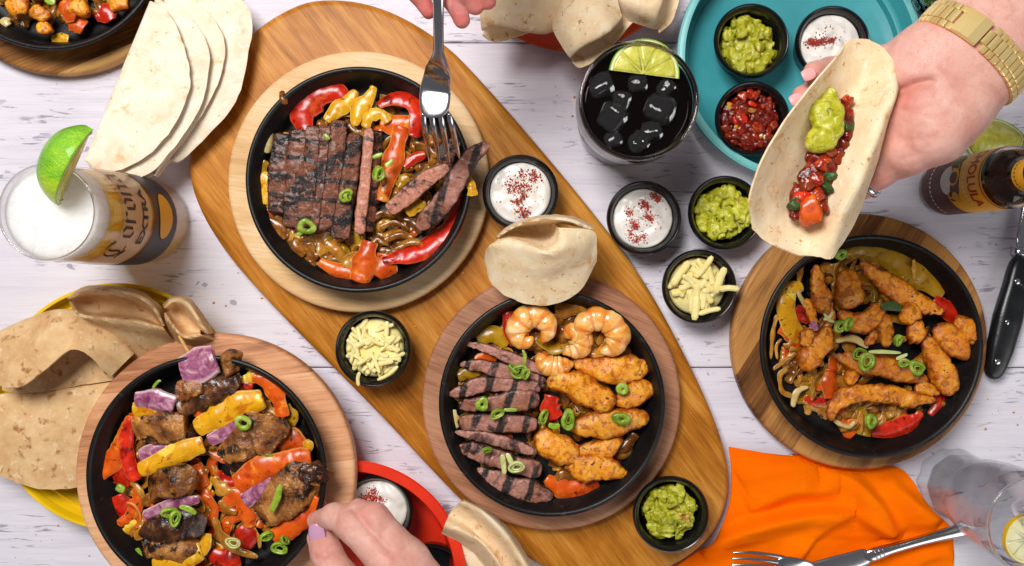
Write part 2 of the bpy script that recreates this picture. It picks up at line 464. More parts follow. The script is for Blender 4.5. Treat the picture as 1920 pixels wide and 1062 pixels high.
MAT['pepper_orange'] = pm('roasted_orange_pepper', [(0.3, C(196, 66, 6)), (0.6, C(226, 96, 14)), (0.8, C(236, 128, 30))], 60, rough=0.28, sss=0.15, bump=0.25, bscale=160,
    over=[(C(176, 56, 6), 70, 0.55, 0.68), (C(240, 150, 44), 44, 0.56, 0.7), (C(80, 28, 6), 150, 0.63, 0.69)], rand=0.12).m
MAT['pepper_yellow'] = pm('roasted_yellow_pepper', [(0.3, C(206, 140, 10)), (0.6, C(232, 172, 20)), (0.8, C(240, 196, 50))], 60, rough=0.28, sss=0.15, bump=0.25, bscale=160,
    over=[(C(196, 112, 8), 60, 0.53, 0.66), (C(244, 208, 80), 44, 0.58, 0.7), (C(96, 44, 8), 150, 0.62, 0.69)], rand=0.1).m
MAT['pepper_olive'] = pm('dull_yellow_pepper', [(0.3, C(150, 106, 10)), (0.6, C(186, 140, 18)), (0.8, C(206, 164, 40))], 50, rough=0.25, sss=0.1, bump=0.3, bscale=160,
    over=[(C(124, 78, 8), 60, 0.54, 0.68), (C(70, 40, 8), 150, 0.62, 0.69)], rand=0.1).m
MAT['onion'] = pm('fried_onion', [(0.3, C(150, 88, 14)), (0.55, C(194, 130, 40)), (0.8, C(220, 172, 90))], 90, rough=0.2, sss=0.25, bump=0.25, bscale=260,
    over=[(C(96, 48, 12), 80, 0.6, 0.78)], rand=0.25).m
MAT['onion_pale'] = pm('pale_onion', [(0.3, C(190, 156, 86)), (0.6, C(216, 190, 128)), (0.8, C(232, 214, 166))], 80, rough=0.25, sss=0.3, bump=0.2, bscale=260, rand=0.15).m
MAT['onion_brown'] = pm('brown_glazed_onion', [(0.3, C(78, 40, 8)), (0.52, C(130, 76, 20)), (0.75, C(186, 128, 52))], 110, rough=0.2, sss=0.2, bump=0.3, bscale=200, rand=0.3).m
MAT['spring'] = pm('spring_onion', [(0.32, C(96, 134, 20)), (0.5, C(142, 172, 46)), (0.70, C(192, 206, 104))], 110, rough=0.3, sss=0.3, bump=0.15, bscale=300, rand=0.14).m
MAT['spring_pale'] = pm('pale_spring_onion', [(0.3, C(176, 188, 96)), (0.6, C(210, 214, 146)), (0.8, C(230, 228, 190))], 110, rough=0.3, sss=0.3, bump=0.15, bscale=300, rand=0.1).m
MAT['leaf'] = pm('dark_herb', [(0.3, C(28, 52, 16)), (0.7, C(66, 96, 32))], 90, rough=0.45, bump=0.3, rand=0.2).m
def chicken_mat(name, stops, sear, speck, k):
    t = NT(name); v = t.vec()
    col = t.ramp(t.noise(v, 90, 5, 0.65, 0.5), stops)
    col = t.mix(t.math('MULTIPLY', t.rng(t.noise(v, 150, 4, 0.6, 0.8), 0.50, 0.64), 0.75), col, sear)
    e = t.math('ADD', t.math('ABSOLUTE', t.attr('ac')), t.math('MULTIPLY', t.math('SUBTRACT', t.noise(v, 120, 4, 0.6, 0.5), 0.5), 1.6))
    col = t.mix(t.math('MULTIPLY', t.rng(e, 0.60, 1.05), k), col, sear)
    e2 = t.math('ADD', t.math('ABSOLUTE', t.math('SUBTRACT', t.math('MULTIPLY', t.attr('s'), 2.0), 1.0)), t.math('MULTIPLY', t.math('SUBTRACT', t.noise(v, 95, 4, 0.6, 0.5), 0.5), 1.2))
    col = t.mix(t.math('MULTIPLY', t.rng(e2, 0.78, 1.05), k), col, sear)
    col = t.mix(t.rng(t.noise(v, 240, 3, 0.6, 0.3), 0.64, 0.70), col, speck)
    i = t.n('ShaderNodeObjectInfo').outputs['Random']; h = t.n('ShaderNodeHueSaturation'); t.l(col, h.inputs['Color'])
    t.l(t.math('ADD', t.math('MULTIPLY', i, 0.24), 0.86), h.inputs['Value'])
    rgh = t.math('ADD', t.math('MULTIPLY', t.noise(v, 200, 3), 0.3), 0.20)
    t.set(**{'Base Color': h.outputs[0], 'Roughness': rgh, 'Subsurface Weight': 0.03, 'Subsurface Radius': (0.004, 0.002, 0.001), 'Subsurface Scale': 1.0})
    hh = t.math('ADD', t.noise(v, 200, 5, 0.6, 0.6), t.math('MULTIPLY', t.noise(v, 520, 3, 0.6, 0.2), 0.25))
    t.l(t.bump(hh, 0.85, 0.0014), t.b.inputs['Normal'])
    return t.m
MAT['chicken'] = chicken_mat('turmeric_chicken', [(0.30, C(212, 116, 8)), (0.48, C(236, 150, 18)), (0.70, C(244, 184, 66))], C(166, 72, 8), C(64, 26, 8), .92)
MAT['chicken_dark'] = chicken_mat('paprika_chicken', [(0.30, C(192, 92, 2)), (0.48, C(226, 134, 10)), (0.70, C(240, 168, 42))], C(146, 62, 6), C(52, 20, 6), .85)
MAT['cheese'] = pm('white_cheddar', [(0.3, C(240, 218, 132)), (0.7, C(249, 234, 172))], 90, rough=0.45, sss=0.25, srad=(0.004, 0.003, 0.001), rand=0.06, bump=0.12, bscale=300).m
MAT['cream'] = pm('soured_cream', [(0.3, C(232, 226, 216)), (0.7, C(240, 236, 228))], 40, rough=0.3, sss=0.2, srad=(0.003, 0.0025, 0.002), rand=0.0, bump=0.15, bscale=90, bdist=0.001).m
MAT['paprika'] = pm('paprika', [(0.3, C(120, 22, 8)), (0.7, C(180, 50, 16))], 400, rough=0.8, rand=0.2).m
MAT['guac'] = pm('guacamole', [(0.30, C(132, 132, 14)), (0.48, C(180, 178, 30)), (0.70, C(212, 210, 84))], 110, rough=0.3, sss=0.2, srad=(0.003, 0.003, 0.001), rvar=0.1,
    over=[(C(104, 104, 14), 130, 0.59, 0.68), (C(222, 220, 120), 120, 0.57, 0.68), (C(190, 124, 70), 60, 0.66, 0.70)], bump=0.7, bscale=240, bdist=0.0014, rand=0.08).m
MAT['salsa'] = pm('tomato_salsa', [(0.3, C(60, 8, 4)), (0.52, C(112, 20, 8)), (0.72, C(164, 56, 18))], 160, rough=0.14, sss=0.1, bump=0.6, bscale=200, bdist=0.0015, rand=0.05).m
MAT['tomato'] = pm('diced_tomato', [(0.3, C(90, 14, 6)), (0.52, C(156, 40, 12)), (0.74, C(206, 96, 40))], 190, rough=0.2, sss=0.08, bump=0.6, bscale=220, rand=0.25).m
MAT['tomato_dark'] = pm('stewed_vegetables', [(0.3, C(74, 22, 8)), (0.6, C(142, 50, 16)), (0.8, C(176, 84, 30))], 120, rough=0.18, sss=0.1, bump=0.5, bscale=220, rand=0.3).m
MAT['napkin'] = pm('orange_linen', [(0.3, C(255, 104, 0)), (0.7, C(255, 122, 0))], 14, rough=0.85, spec=0.04, bump=0.4, bscale=900, bdist=0.0004, rand=0.0).m
MAT['steel'] = pm('polished_steel', [(0.3, C(196, 196, 200)), (0.7, C(216, 216, 220))], 30, rough=0.16, metallic=1.0, rand=0).m
MAT['gold'] = pm('gold_plate', [(0.3, C(246, 208, 128)), (0.7, C(252, 226, 158))], 60, rough=0.34, metallic=0.62, rand=0.06).m
MAT['black_handle'] = pm('worn_black_handle', [(0.3, C(16, 18, 20)), (0.7, C(30, 32, 34))], 40, rough=0.3, rand=0, over=[(C(120, 122, 124), 42, 0.68, 0.76)], bump=0.2).m
MAT['lime_rind'] = pm('lime_rind', [(0.32, C(78, 140, 6)), (0.5, C(124, 184, 14)), (0.68, C(190, 214, 48))], 24, rough=0.3, sss=0.1, bump=0.9, bscale=520, bdist=0.0016, rand=0.05, coat=0.2).m
MAT['lime_flesh'] = pm('lime_flesh', [(0.3, C(184, 180, 56)), (0.55, C(212, 208, 92)), (0.75, C(232, 228, 158))], 150, stretch=(1, 1, 1), rough=0.2, sss=0.3, bump=0.4, bscale=240, rand=0.05).m
MAT['lime_pith'] = pm('lime_pith', [(0.3, C(222, 222, 150)), (0.7, C(236, 236, 190))], 80, rough=0.5, sss=0.2, rand=0.02).m
MAT['lemon_rind'] = pm('lemon_rind', [(0.3, C(222, 176, 10)), (0.7, C(236, 196, 30))], 60, rough=0.3, rand=0.02, bump=0.3).m
MAT['lemon_flesh'] = pm('lemon_flesh', [(0.3, C(226, 214, 150)), (0.7, C(240, 232, 190))], 90, rough=0.25, sss=0.3, rand=0.02).m
MAT['stick'] = pm('bamboo', [(0.3, C(196, 140, 70)), (0.7, C(220, 172, 104))], 200, rough=0.6, rand=0.02).m
MAT['nail'] = pm('lilac_nail_polish', [(0.3, C(190, 142, 172)), (0.7, C(200, 152, 182))], 40, rough=0.18, coat=0.4, rand=0.0).m
MAT['bare_nail'] = pm('bare_nail', [(0.3, C(226, 160, 158)), (0.7, C(236, 176, 172))], 60, rough=0.3, rand=0.0).m

def steak_mat(name, crust, body, pink, pinkness, grill):
    t = NT(name)
    v = t.vec()
    f = t.noise(v, 110, 5, 0.65, 0.5)
    col = t.ramp(f, [(0.3, tuple(x * 0.62 for x in body[:3]) + (1,)), (0.5, body), (0.74, tuple(min(1, x * 1.5) for x in body[:3]) + (1,))])
    if pinkness:
        m = t.n('ShaderNodeMapping'); m.inputs['Scale'].default_value = (1, 1, 1); t.l(v, m.inputs['Vector'])
        g = t.noise(v, 260, 4, 0.6, 1.2)
        pc = t.ramp(g, [(0.3, tuple(x * 0.62 for x in pink[:3]) + (1,)), (0.55, pink), (0.8, tuple(min(1, x * 1.35) for x in pink[:3]) + (1,))])
        k = t.math('MULTIPLY', t.rng(t.attr('up'), 0.35, 0.85), t.rng(t.noise(v, 34, 3, 0.5, 0.6), 0.62 - 0.45 * pinkness, 0.80 - 0.45 * pinkness))
        col = t.mix(k, col, pc)
    edge = t.rng(t.math('ABSOLUTE', t.attr('ac')), 0.8, 0.98)
    col = t.mix(t.math('MULTIPLY', edge, 0.85), col, crust)
    col = t.mix(t.rng(t.noise(v, 44, 4, 0.6, 0.8), 0.54, 0.66), col, crust)
    for ang, per in grill or ():
        p = t.vec((1, 1, 1), (0, 0, math.radians(ang)), 'World')
        w = t.n('ShaderNodeTexWave', wave_type='BANDS', bands_direction='Y'); w.inputs['Scale'].default_value = 2 * math.pi / 20 / per
        w.inputs['Distortion'].default_value = 3.2; w.inputs['Detail'].default_value = 3; w.inputs['Detail Scale'].default_value = 1.4
        t.l(p, w.inputs['Vector'])
        br = t.rng(t.noise(v, 70, 3, 0.6, 0.5), 0.30, 0.48)
        col = t.mix(t.math('MULTIPLY', t.math('MULTIPLY', t.rng(w.outputs['Fac'], 0.74, 0.92), br), 0.94), col, C(18, 13, 13))
    if 'grilled' in name:   # pale flecks paint the glints of the glossy lumps between the char
        col = t.mix(t.math('MULTIPLY', t.rng(t.noise(v, 240, 3, 0.6, 0.8), 0.56, 0.66), 0.6), col, C(184, 118, 92))
    t.set(**{'Base Color': col, 'Roughness': 0.42, 'Specular IOR Level': 0.35, 'Coat Weight': 0.14, 'Coat Roughness': 0.14, 'Subsurface Weight': 0.04, 'Subsurface Radius': (0.003, 0.001, 0.0006), 'Subsurface Scale': 1.0})
    fine = t.noise(v, 420, 3, 0.6, 0.3)
    t.l(t.bump(t.math('ADD', t.noise(v, 120, 4, 0.6, 0.6), t.math('MULTIPLY', fine, 0.6)), 1.0, 0.002), t.b.inputs['Normal'])
    return t.m
MAT['steak'] = steak_mat('grilled_steak', C(24, 15, 11), C(114, 64, 42), C(176, 112, 100), 0.0, ((8, 0.0165), (-38, 0.046)))
MAT['steak_pink'] = steak_mat('pink_cut_steak', C(48, 30, 28), C(140, 86, 74), C(198, 130, 104), 1.0, None)
MAT['beef'] = steak_mat('seared_beef', C(46, 27, 22), C(142, 88, 64), C(176, 120, 104), 0.55, ((-74, 0.021),))
MAT['beef_pink'] = steak_mat('pink_beef', C(66, 38, 32), C(150, 98, 82), C(188, 132, 116), 1.0, None)
MAT['kebab'] = pm('glazed_mushroom_meat', [(0.30, C(72, 36, 12)), (0.48, C(134, 80, 32)), (0.70, C(188, 130, 66))], 75, rough=0.26, sss=0.04, rvar=0.1,
    over=[(C(30, 16, 9), 52, 0.51, 0.62), (C(200, 140, 66), 110, 0.58, 0.70), (C(150, 76, 20), 44, 0.56, 0.68)], bump=1.0, bscale=150, bdist=0.002, rand=0.15).m
MAT['kebab_dark'] = pm('dark_mushroom_cap', [(0.30, C(26, 14, 9)), (0.5, C(62, 32, 18)), (0.72, C(124, 74, 38))], 70, rough=0.22, coat=0.15, over=[(C(150, 92, 44), 90, 0.58, 0.7)], bump=0.9, bscale=130, bdist=0.0014, rand=0.1).m
def prawn_mat():
    t = NT('pink_prawn'); v = t.vec()
    col = t.ramp(t.noise(v, 80, 4, 0.6, 0.4), [(0.3, C(222, 122, 30)), (0.48, C(240, 172, 78)), (0.70, C(248, 218, 160))])
    w = t.math('SINE', t.math('MULTIPLY', t.attr('s'), 44.0))
    col = t.mix(t.math('MULTIPLY', t.rng(w, 0.2, 0.95), 0.55), col, C(226, 110, 34))
    col = t.mix(t.rng(t.noise(v, 230, 3), 0.68, 0.76), col, C(150, 62, 14))
    t.set(**{'Base Color': col, 'Roughness': 0.26, 'Subsurface Weight': 0.25, 'Subsurface Radius': (0.006, 0.003, 0.0015), 'Subsurface Scale': 1.0, 'Coat Weight': 0.3})
    t.l(t.bump(t.noise(v, 180, 4), 0.4, 0.001), t.b.inputs['Normal'])
    return t.m
MAT['prawn'] = prawn_mat()
def red_onion():
    t = NT('red_onion'); v = t.vec()
    f = t.noise(v, 130, 4, 0.6, 1.0)
    col = t.ramp(f, [(0.3, C(116, 48, 80)), (0.5, C(164, 98, 128)), (0.75, C(214, 176, 182))])
    col = t.mix(t.rng(t.math('ABSOLUTE', t.attr('ac')), 0.75, 1.0), col, C(222, 186, 190))
    col = t.mix(t.rng(t.noise(v, 40, 3), 0.6, 0.76), col, C(140, 76, 50))
    t.set(**{'Base Color': col, 'Roughness': 0.25, 'Subsurface Weight': 0.2, 'Subsurface Radius': (0.004, 0.002, 0.002), 'Subsurface Scale': 1.0})
    t.l(t.bump(t.noise(v, 260, 3), 0.3, 0.0008), t.b.inputs['Normal'])
    return t.m
MAT['red_onion'] = red_onion()
def skin(name, a, b, c):
    t = NT(name); v = t.vec((1, 1, 1), (0, 0, 0), 'Object', False)
    col = t.ramp(t.noise(v, 42, 4, 0.6, 0.5), [(0.3, a), (0.52, b), (0.75, c)])
    col = t.mix(t.rng(t.noise(v, 420, 2), 0.55, 0.7, 0, 0.3), col, a)
    col = t.mix(t.rng(t.noise(v, 95, 4, 0.6, 1.0), 0.5, 0.66, 0, 0.28), col, C(216, 136, 122))
    col = t.mix(t.rng(t.noise(v, 60, 3, 0.6, 0.6), 0.54, 0.7, 0, 0.30), col, C(240, 204, 192))
    col = t.mix(t.math('MULTIPLY', t.attr('flush'), 0.55), col, C(206, 92, 82))
    m = t.n('ShaderNodeMapping'); m.inputs['Scale'].default_value = (1, 1, 1); t.l(v, m.inputs['Vector'])
    vo = t.n('ShaderNodeTexVoronoi', feature='DISTANCE_TO_EDGE'); vo.inputs['Scale'].default_value = 900; t.l(v, vo.inputs['Vector'])
    h = t.math('ADD', t.math('MULTIPLY', t.rng(vo.outputs['Distance'], 0.0, 0.12), 0.5), t.noise(v, 160, 4, 0.6, 0.6))
    t.set(**{'Base Color': col, 'Roughness': 0.42, 'Specular IOR Level': 0.4, 'Subsurface Weight': 0.2, 'Subsurface Radius': (0.006, 0.0026, 0.0015), 'Subsurface Scale': 0.8})
    t.l(t.bump(h, 0.5, 0.0008), t.b.inputs['Normal'])
    return t.m
MAT['skin'] = skin('pale_pink_skin', C(212, 150, 132), C(228, 174, 158), C(237, 192, 178))
MAT['skin_flush'] = skin('flushed_skin', C(196, 92, 88), C(216, 124, 116), C(228, 154, 144))
def glass(name, color=(1, 1, 1, 1), ior=1.5, rough=0.0, bump=0.0, bscale=120):
    t = NT(name)
    t.set(**{'Base Color': color, 'Transmission Weight': 1.0, 'IOR': ior, 'Roughness': rough, 'Specular IOR Level': 0.5})
    if bump: t.l(t.bump(t.noise(t.vec(rand=False), bscale, 3), bump, 0.001), t.b.inputs['Normal'])
    return t.m
MAT['glass'] = glass('clear_glass', (0.98, 0.985, 0.985, 1))
MAT['glass_rim'] = glass('smoky_glass', (0.86, 0.80, 0.77, 1))
def thin_glass(name='thin_clear_glass', strength=0.55, tint=(0.97, 0.975, 0.975, 1)):
    t = NT(name); t.t.nodes.remove(t.b)
    lw = t.n('ShaderNodeLayerWeight'); lw.inputs['Blend'].default_value = 0.5
    frf = t.math('ADD', t.math('MULTIPLY', t.math('POWER', lw.outputs['Facing'], 4.0), strength), 0.035, True)
    tr = t.n('ShaderNodeBsdfTransparent'); tr.inputs['Color'].default_value = tint
    gl = t.n('ShaderNodeBsdfGlossy'); gl.inputs['Roughness'].default_value = 0.03
    mx = t.n('ShaderNodeMixShader'); t.l(frf, mx.inputs[0]); t.l(tr.outputs[0], mx.inputs[1]); t.l(gl.outputs[0], mx.inputs[2]); t.l(mx.outputs[0], t.out.inputs['Surface'])
    return t.m
MAT['thin_glass'] = thin_glass()
MAT['thin_tumbler'] = thin_glass('thin_tumbler_glass', 0.75, (0.93, 0.935, 0.94, 1))
def beer_mat():
    t = NT('lager')
    tr = t.n('ShaderNodeBsdfTransparent'); tr.inputs['Color'].default_value = (1.0, 0.70, 0.08, 1)
    v = t.vec((60, 60, 9), rand=False); f = t.noise(v, 1.6, 3)
    t.set(**{'Base Color': t.ramp(f, [(0.3, C(250, 170, 4)), (0.7, C(255, 206, 40))]), 'Roughness': 0.3, 'Specular IOR Level': 0.2, 'Subsurface Weight': 1.0, 'Subsurface Radius': (0.06, 0.035, 0.008), 'Subsurface Scale': 1.0})
    mx = t.n('ShaderNodeMixShader'); mx.inputs[0].default_value = 0.60; t.l(tr.outputs[0], mx.inputs[1]); t.l(t.b.outputs[0], mx.inputs[2]); t.l(mx.outputs[0], t.out.inputs['Surface'])
    return t.m
MAT['beer'] = beer_mat()
MAT['water_glass'] = glass('misted_glass', (0.99, 0.99, 0.99, 1), 1.15, 0.02, 0.3, 90)
MAT['ice_clear'] = glass('clear_ice', (0.97, 0.98, 1.0, 1), 1.16, 0.03, 0.5, 130)
MAT['water_glass'].node_tree.nodes['Principled BSDF'].inputs['Transmission Weight'].default_value = 0.96
MAT['still_water'] = glass('still_water', (0.98, 0.985, 0.985, 1), 1.06)
MAT['water'] = glass('water', (0.97, 0.98, 0.98, 1), 1.33)
MAT['ice'] = glass('ice', (0.95, 0.97, 1.0, 1), 1.31, 0.04, 0.5, 130)
MAT['ice'].node_tree.nodes['Principled BSDF'].inputs['Transmission Weight'].default_value = 0.985
MAT['brown_glass'] = glass('brown_sauce_glass', (0.60, 0.44, 0.32, 1), 1.45)
MAT['sauce'] = pm('hot_sauce', [(0.3, C(44, 14, 6)), (0.7, C(66, 22, 8))], 40, rough=0.2, rand=0).m
MAT['cola'] = pm('cola', [(0.3, C(7, 3, 2)), (0.7, C(10, 5, 3))], 40, rough=0.03, rand=0, spec=0.25).m
MAT['foam'] = pm('beer_foam', [(0.3, C(236, 230, 222)), (0.7, C(246, 243, 238))], 200, rough=0.6, sss=0.9, srad=(0.035, 0.034, 0.032), rand=0, bump=0.3, bscale=600, bdist=0.0005,
    over=[(C(206, 198, 190), 170, 0.655, 0.70), (C(224, 218, 212), 60, 0.56, 0.7)]).m
def flat(name, col, rough=0.5): return pm(name, [(0.3, col), (0.7, col)], 50, rough=rough, rand=0).m
MAT['ink'] = flat('black_print', C(20, 18, 20)); MAT['ink_grey'] = flat('charcoal_print', C(52, 48, 54)); MAT['print_gold'] = flat('gold_print', C(226, 160, 24))
MAT['print_white'] = flat('white_print', C(232, 222, 214)); MAT['print_red'] = flat('red_print', C(170, 30, 14)); MAT['print_brown'] = flat('brown_print', C(96, 42, 30)); MAT['print_orange'] = flat('orange_print', C(250, 178, 36)); MAT['print_green'] = flat('green_print', C(84, 104, 24))
def frosted():
    t = NT('frosted_white_print')
    tr = t.n('ShaderNodeBsdfTransparent'); mx = t.n('ShaderNodeMixShader'); mx.inputs[0].default_value = 0.42
    t.set(**{'Base Color': C(240, 226, 214), 'Roughness': 0.6}); tl = t.n('ShaderNodeBsdfTranslucent'); tl.inputs['Color'].default_value = C(250, 240, 230); m2 = t.n('ShaderNodeMixShader'); m2.inputs[0].default_value = 0.45; t.l(t.b.outputs[0], m2.inputs[1]); t.l(tl.outputs[0], m2.inputs[2])
    t.l(tr.outputs[0], mx.inputs[1]); t.l(m2.outputs[0], mx.inputs[2]); t.l(mx.outputs[0], t.out.inputs['Surface'])
    return t.m
MAT['frosted'] = frosted()

def edge_tint(m, color, k, lo=0.86, hi=0.99):
    """the cut flesh along the edges of a strip"""
    t = m.node_tree; b = t.nodes['Principled BSDF']; src = b.inputs['Base Color'].links[0].from_socket
    a = t.nodes.new('ShaderNodeAttribute'); a.attribute_name = 'ac'
    ab = t.nodes.new('ShaderNodeMath'); ab.operation = 'ABSOLUTE'; t.links.new(a.outputs['Fac'], ab.inputs[0])
    r = t.nodes.new('ShaderNodeMapRange'); r.inputs[1].default_value = lo; r.inputs[2].default_value = hi; r.inputs[4].default_value = k; t.links.new(ab.outputs[0], r.inputs[0])
    mx = t.nodes.new('ShaderNodeMix'); mx.data_type = 'RGBA'; t.links.new(r.outputs[0], mx.inputs[0]); t.links.new(src, mx.inputs[6]); mx.inputs[7].default_value = color
    t.links.new(mx.outputs[2], b.inputs['Base Color'])
edge_tint(MAT['pepper_red'], C(236, 122, 62), .55); edge_tint(MAT['pepper_orange'], C(246, 178, 92), .6); edge_tint(MAT['pepper_yellow'], C(250, 222, 128), .6); edge_tint(MAT['pepper_olive'], C(214, 180, 80), .5)
edge_tint(MAT['onion_brown'], C(214, 160, 84), .5); edge_tint(MAT['onion'], C(232, 196, 128), .5)
# ================================================================ THE SETTING: the table
rng = random.Random(5)
table = bpy.data.objects.new('tabletop', None)
put(table, None, (0, 0, 0), dict(kind='structure'))
edges = [(-0.715, -0.41), (-0.41, -0.105), (-0.105, 0.2), (0.2, 0.505), (0.505, 0.81)]
for y0, y1 in edges:
    g = 0.0005
    n = 2
    prof = [(y0 + g, -0.022), (y0 + g, -0.0016), (y0 + g + 0.0014, 0.0), (y1 - g - 0.0014, 0.0), (y1 - g, -0.0016), (y1 - g, -0.022)]
    V = [(x, y, z) for x in (-0.9, 0.9) for y, z in prof]
    F = [(i, i + 1, i + 7, i + 6) for i in range(5)] + [(5, 0, 6, 11), (0, 5, 4, 3, 2, 1), (6, 7, 8, 9, 10, 11)]
    o = mk('plank', V, F, MAT['table'], table, smooth=False, origin=((rng.uniform(-0.3, 0.3)), (y0 + y1) / 2, 0))
mk('underframe', [(-0.9, -0.715, -0.03), (0.9, -0.715, -0.03), (0.9, 0.81, -0.03), (-0.9, 0.81, -0.03), (-0.9, -0.715, -0.023), (0.9, -0.715, -0.023), (0.9, 0.81, -0.023), (-0.9, 0.81, -0.023)],
   [(0, 3, 2, 1), (4, 5, 6, 7), (0, 1, 5, 4), (1, 2, 6, 5), (2, 3, 7, 6), (3, 0, 4, 7)], flat('dark_underframe', C(60, 56, 62)), table, smooth=False)

# ================================================================ boards
ZO = 0.020                       # top of the oval board
oval_px = [(540, 15), (600, -2), (680, 4), (760, 34), (840, 88), (915, 165), (1005, 268), (1110, 395), (1200, 515), (1272, 640), (1328, 755), (1360, 845), (1367, 920),
           (1345, 990), (1300, 1040), (1230, 1078), (1150, 1095), (1075, 1086), (1000, 1056), (935, 1006), (868, 945), (800, 875), (730, 800), (650, 718), (570, 638), (495, 560), (430, 485), (382, 412), (356, 345), (352, 285), (372, 215), (412, 140), (470, 62)]
O = cr([W(x, y, ZO)[:2] for x, y in oval_px], 180, closed=True)
V, F = prism(O, 0.0, ZO, 0.007, 5)
mk('serving_board', V, F, MAT['oval'], label='long oval orange-brown wooden serving board across the middle of the table', category='serving board')
auto_smooth(bpy.data.objects['serving_board'], 40)

def round_board(px, py, z0, r, mat, label):
    z1 = z0 + 0.016
    c = W(px, py, z1)
    V, F = prism(circle(c, r, 120), z0, z1, 0.004, 4)
    o = mk('round_board', V, F, MAT[mat], label=label, category='round board', group='round wooden boards under the skillets', origin=(c[0], c[1], z0))
    auto_smooth(o, 40)
    return z1
BG = {}
ZB1 = round_board(672, 341, ZO + 0.0005, 0.1178, 'pale_board', 'round pale wooden board under the skillet of sliced steak')
ZB2 = round_board(1034, 753, ZO + 0.0005, 0.1163, 'walnut_board', 'round pinkish walnut board under the skillet with prawns')
ZB3 = round_board(403, 890, 0.0425, 0.1225, 'red_board', 'round striped beech board under the kebab skillet, over a yellow plate')
ZB4 = round_board(1613, 641, 0.0004, 0.1178, 'dark_board', 'round dark brown streaked board under the spiced chicken skillet')
ZB5 = round_board(110, -105, 0.0004, 0.1200, 'acacia_board', 'round two-tone acacia board under the corner skillet cut by the frame')

# ================================================================ skillets
def skillet(px, py, zb, R, label):
    z0 = zb + 0.0004
    c = W(px, py, z0 + 0.031); c[2] = z0
    prof = [(0, 0), (R - .017, 0), (R - .013, .002), (R - .003, .025), (R - .0005, .0275), (R, .0295), (R - .0008, .0308), (R - .0024, .0312), (R - .0040, .0304), (R - .0048, .0284), (R - .0062, .026),
            (R - .013, .007), (R - .016, .0045), (R - .021, .0038), (0, .0038)]
    V, F = lathe(prof, c, 120)
    o = mk('skillet', V, F, MAT['iron'], origin=tuple(c), label=label, category='skillet', group='black cast iron skillets')
    auto_smooth(o, 50)
    return z0 + 0.0038
Z1 = skillet(672, 337, ZB1, 0.0978, 'black cast iron skillet holding sliced grilled steak under a fork')
Z2 = skillet(1035, 758, ZB2, 0.0978, 'black cast iron skillet holding prawns, beef and chicken strips')
Z3 = skillet(386, 893, ZB3, 0.1012, 'black cast iron skillet holding two kebab skewers')
Z4 = skillet(1635, 650, ZB4, 0.0993, 'black cast iron skillet holding spiced chicken on the dark board')
Z5 = skillet(95, -121, ZB5, 0.1015, 'black cast iron skillet cut off by the corner beside pale folded tortillas')

# ================================================================ trays and plates
def tray(name, label, cat, px, py, R, h, mat, rim=None, floor_in=0.016, wall=0.006, steps=(), rim_w=None):
    c = W(px, py, h); c[2] = 0.0004
    t = thing(name, label, cat, tuple(c))
    prof = [(0, 0), (R - floor_in, 0), (R - floor_in + .004, .002), (R - .001, h - .004), (R, h - .0015), (R - .0012, h), (R - wall + .001, h), (R - wall, h - .0015)]
    prof += [(R - wall - .002, h * .55)] + list(steps) + [(R - floor_in - .002, .007), (R - floor_in - .006, .0052), (0, .0052)]
    V, F = lathe(prof, c, 128)
    o = mk('dish', V, F, MAT[mat], t, origin=tuple(c)); auto_smooth(o, 45)
    if rim:
        V, F = lathe([(R - wall + .0003, h + .0002), (R - .0016, h + .0002), (R + .0004, h - .0012), (R + .0005, h - .006), (R - wall + .0003, h - .002)], c, 128, closed=True)
        auto_smooth(mk('rim', V, F, MAT[rim], t), 45)
    return c
tray('round_tray', 'round teal tray holding three black sauce pots beside the hand', 'tray', 1502, 106, 0.1105, 0.036, 'teal', 'teal_rim', wall=0.0065,
     steps=[(0.1105 - .0095, .018), (0.1105 - .0125, .0165), (0.1105 - .0135, .009)])
tray('round_tray', 'round red tray under the kebab board with sour cream inside', 'tray', 652, 1085, 0.1055, 0.0420, 'red', wall=0.0105)
tray('round_plate', 'yellow plate of folded tan tortillas at the table edge', 'plate', 219, 764, 0.1115, 0.0360, 'yellow', wall=0.004, floor_in=0.030,
     steps=[(0.1115 - .012, .0225), (0.1115 - .014, .0200), (0.1115 - .024, .0160), (0.1115 - .027, .0120)])
tray('round_plate', 'orange plate mostly hidden under rolled tortillas behind the cola', 'plate', 1072, -118, 0.1040, 0.0260, 'terracotta', wall=0.004)

# ================================================================ sauce pots
RAM = []
POT = [(0, 0), (.024, 0), (.0262, .002), (.0303, .0265), (.0326, .0285), (.0336, .0312), (.0332, .0340), (.0320, .0354), (.0306, .0348), (.0299, .0325), (.0287, .0312), (.0280, .0290), (.0262, .006), (.0245, .0042), (0, .0042)]
pots = [(976, 361, ZO, 'black sauce pot with sour cream on the oval board by the steak'),
        (1208, 409, 0, 'black sauce pot with sour cream on the bare table'),
        (1361, 399, 0, 'black sauce pot with guacamole on the table touching the taco edge'),
        (1312, 538, 0, 'black sauce pot with grated cheese on the table by the dark board'),
        (699, 655, ZO, 'black sauce pot with grated cheese on the oval board'),
        (1259, 966, ZO, 'black sauce pot with guacamole on the oval board by the napkin'),
        (1410, 76, 0.0056, 'black sauce pot with guacamole inside the teal tray'),
        (1563, 80, 0.0056, 'black sauce pot with sour cream inside the teal tray'),
        (1412, 222, 0.0056, 'black sauce pot with red salsa inside the teal tray'),
        (704, 962, 0.0056, 'black sauce pot with sour cream inside the red tray'),
        (806, 1092, 0.0056, 'black sauce pot cut off by the frame inside the red tray')]
pot0 = None
PC = []
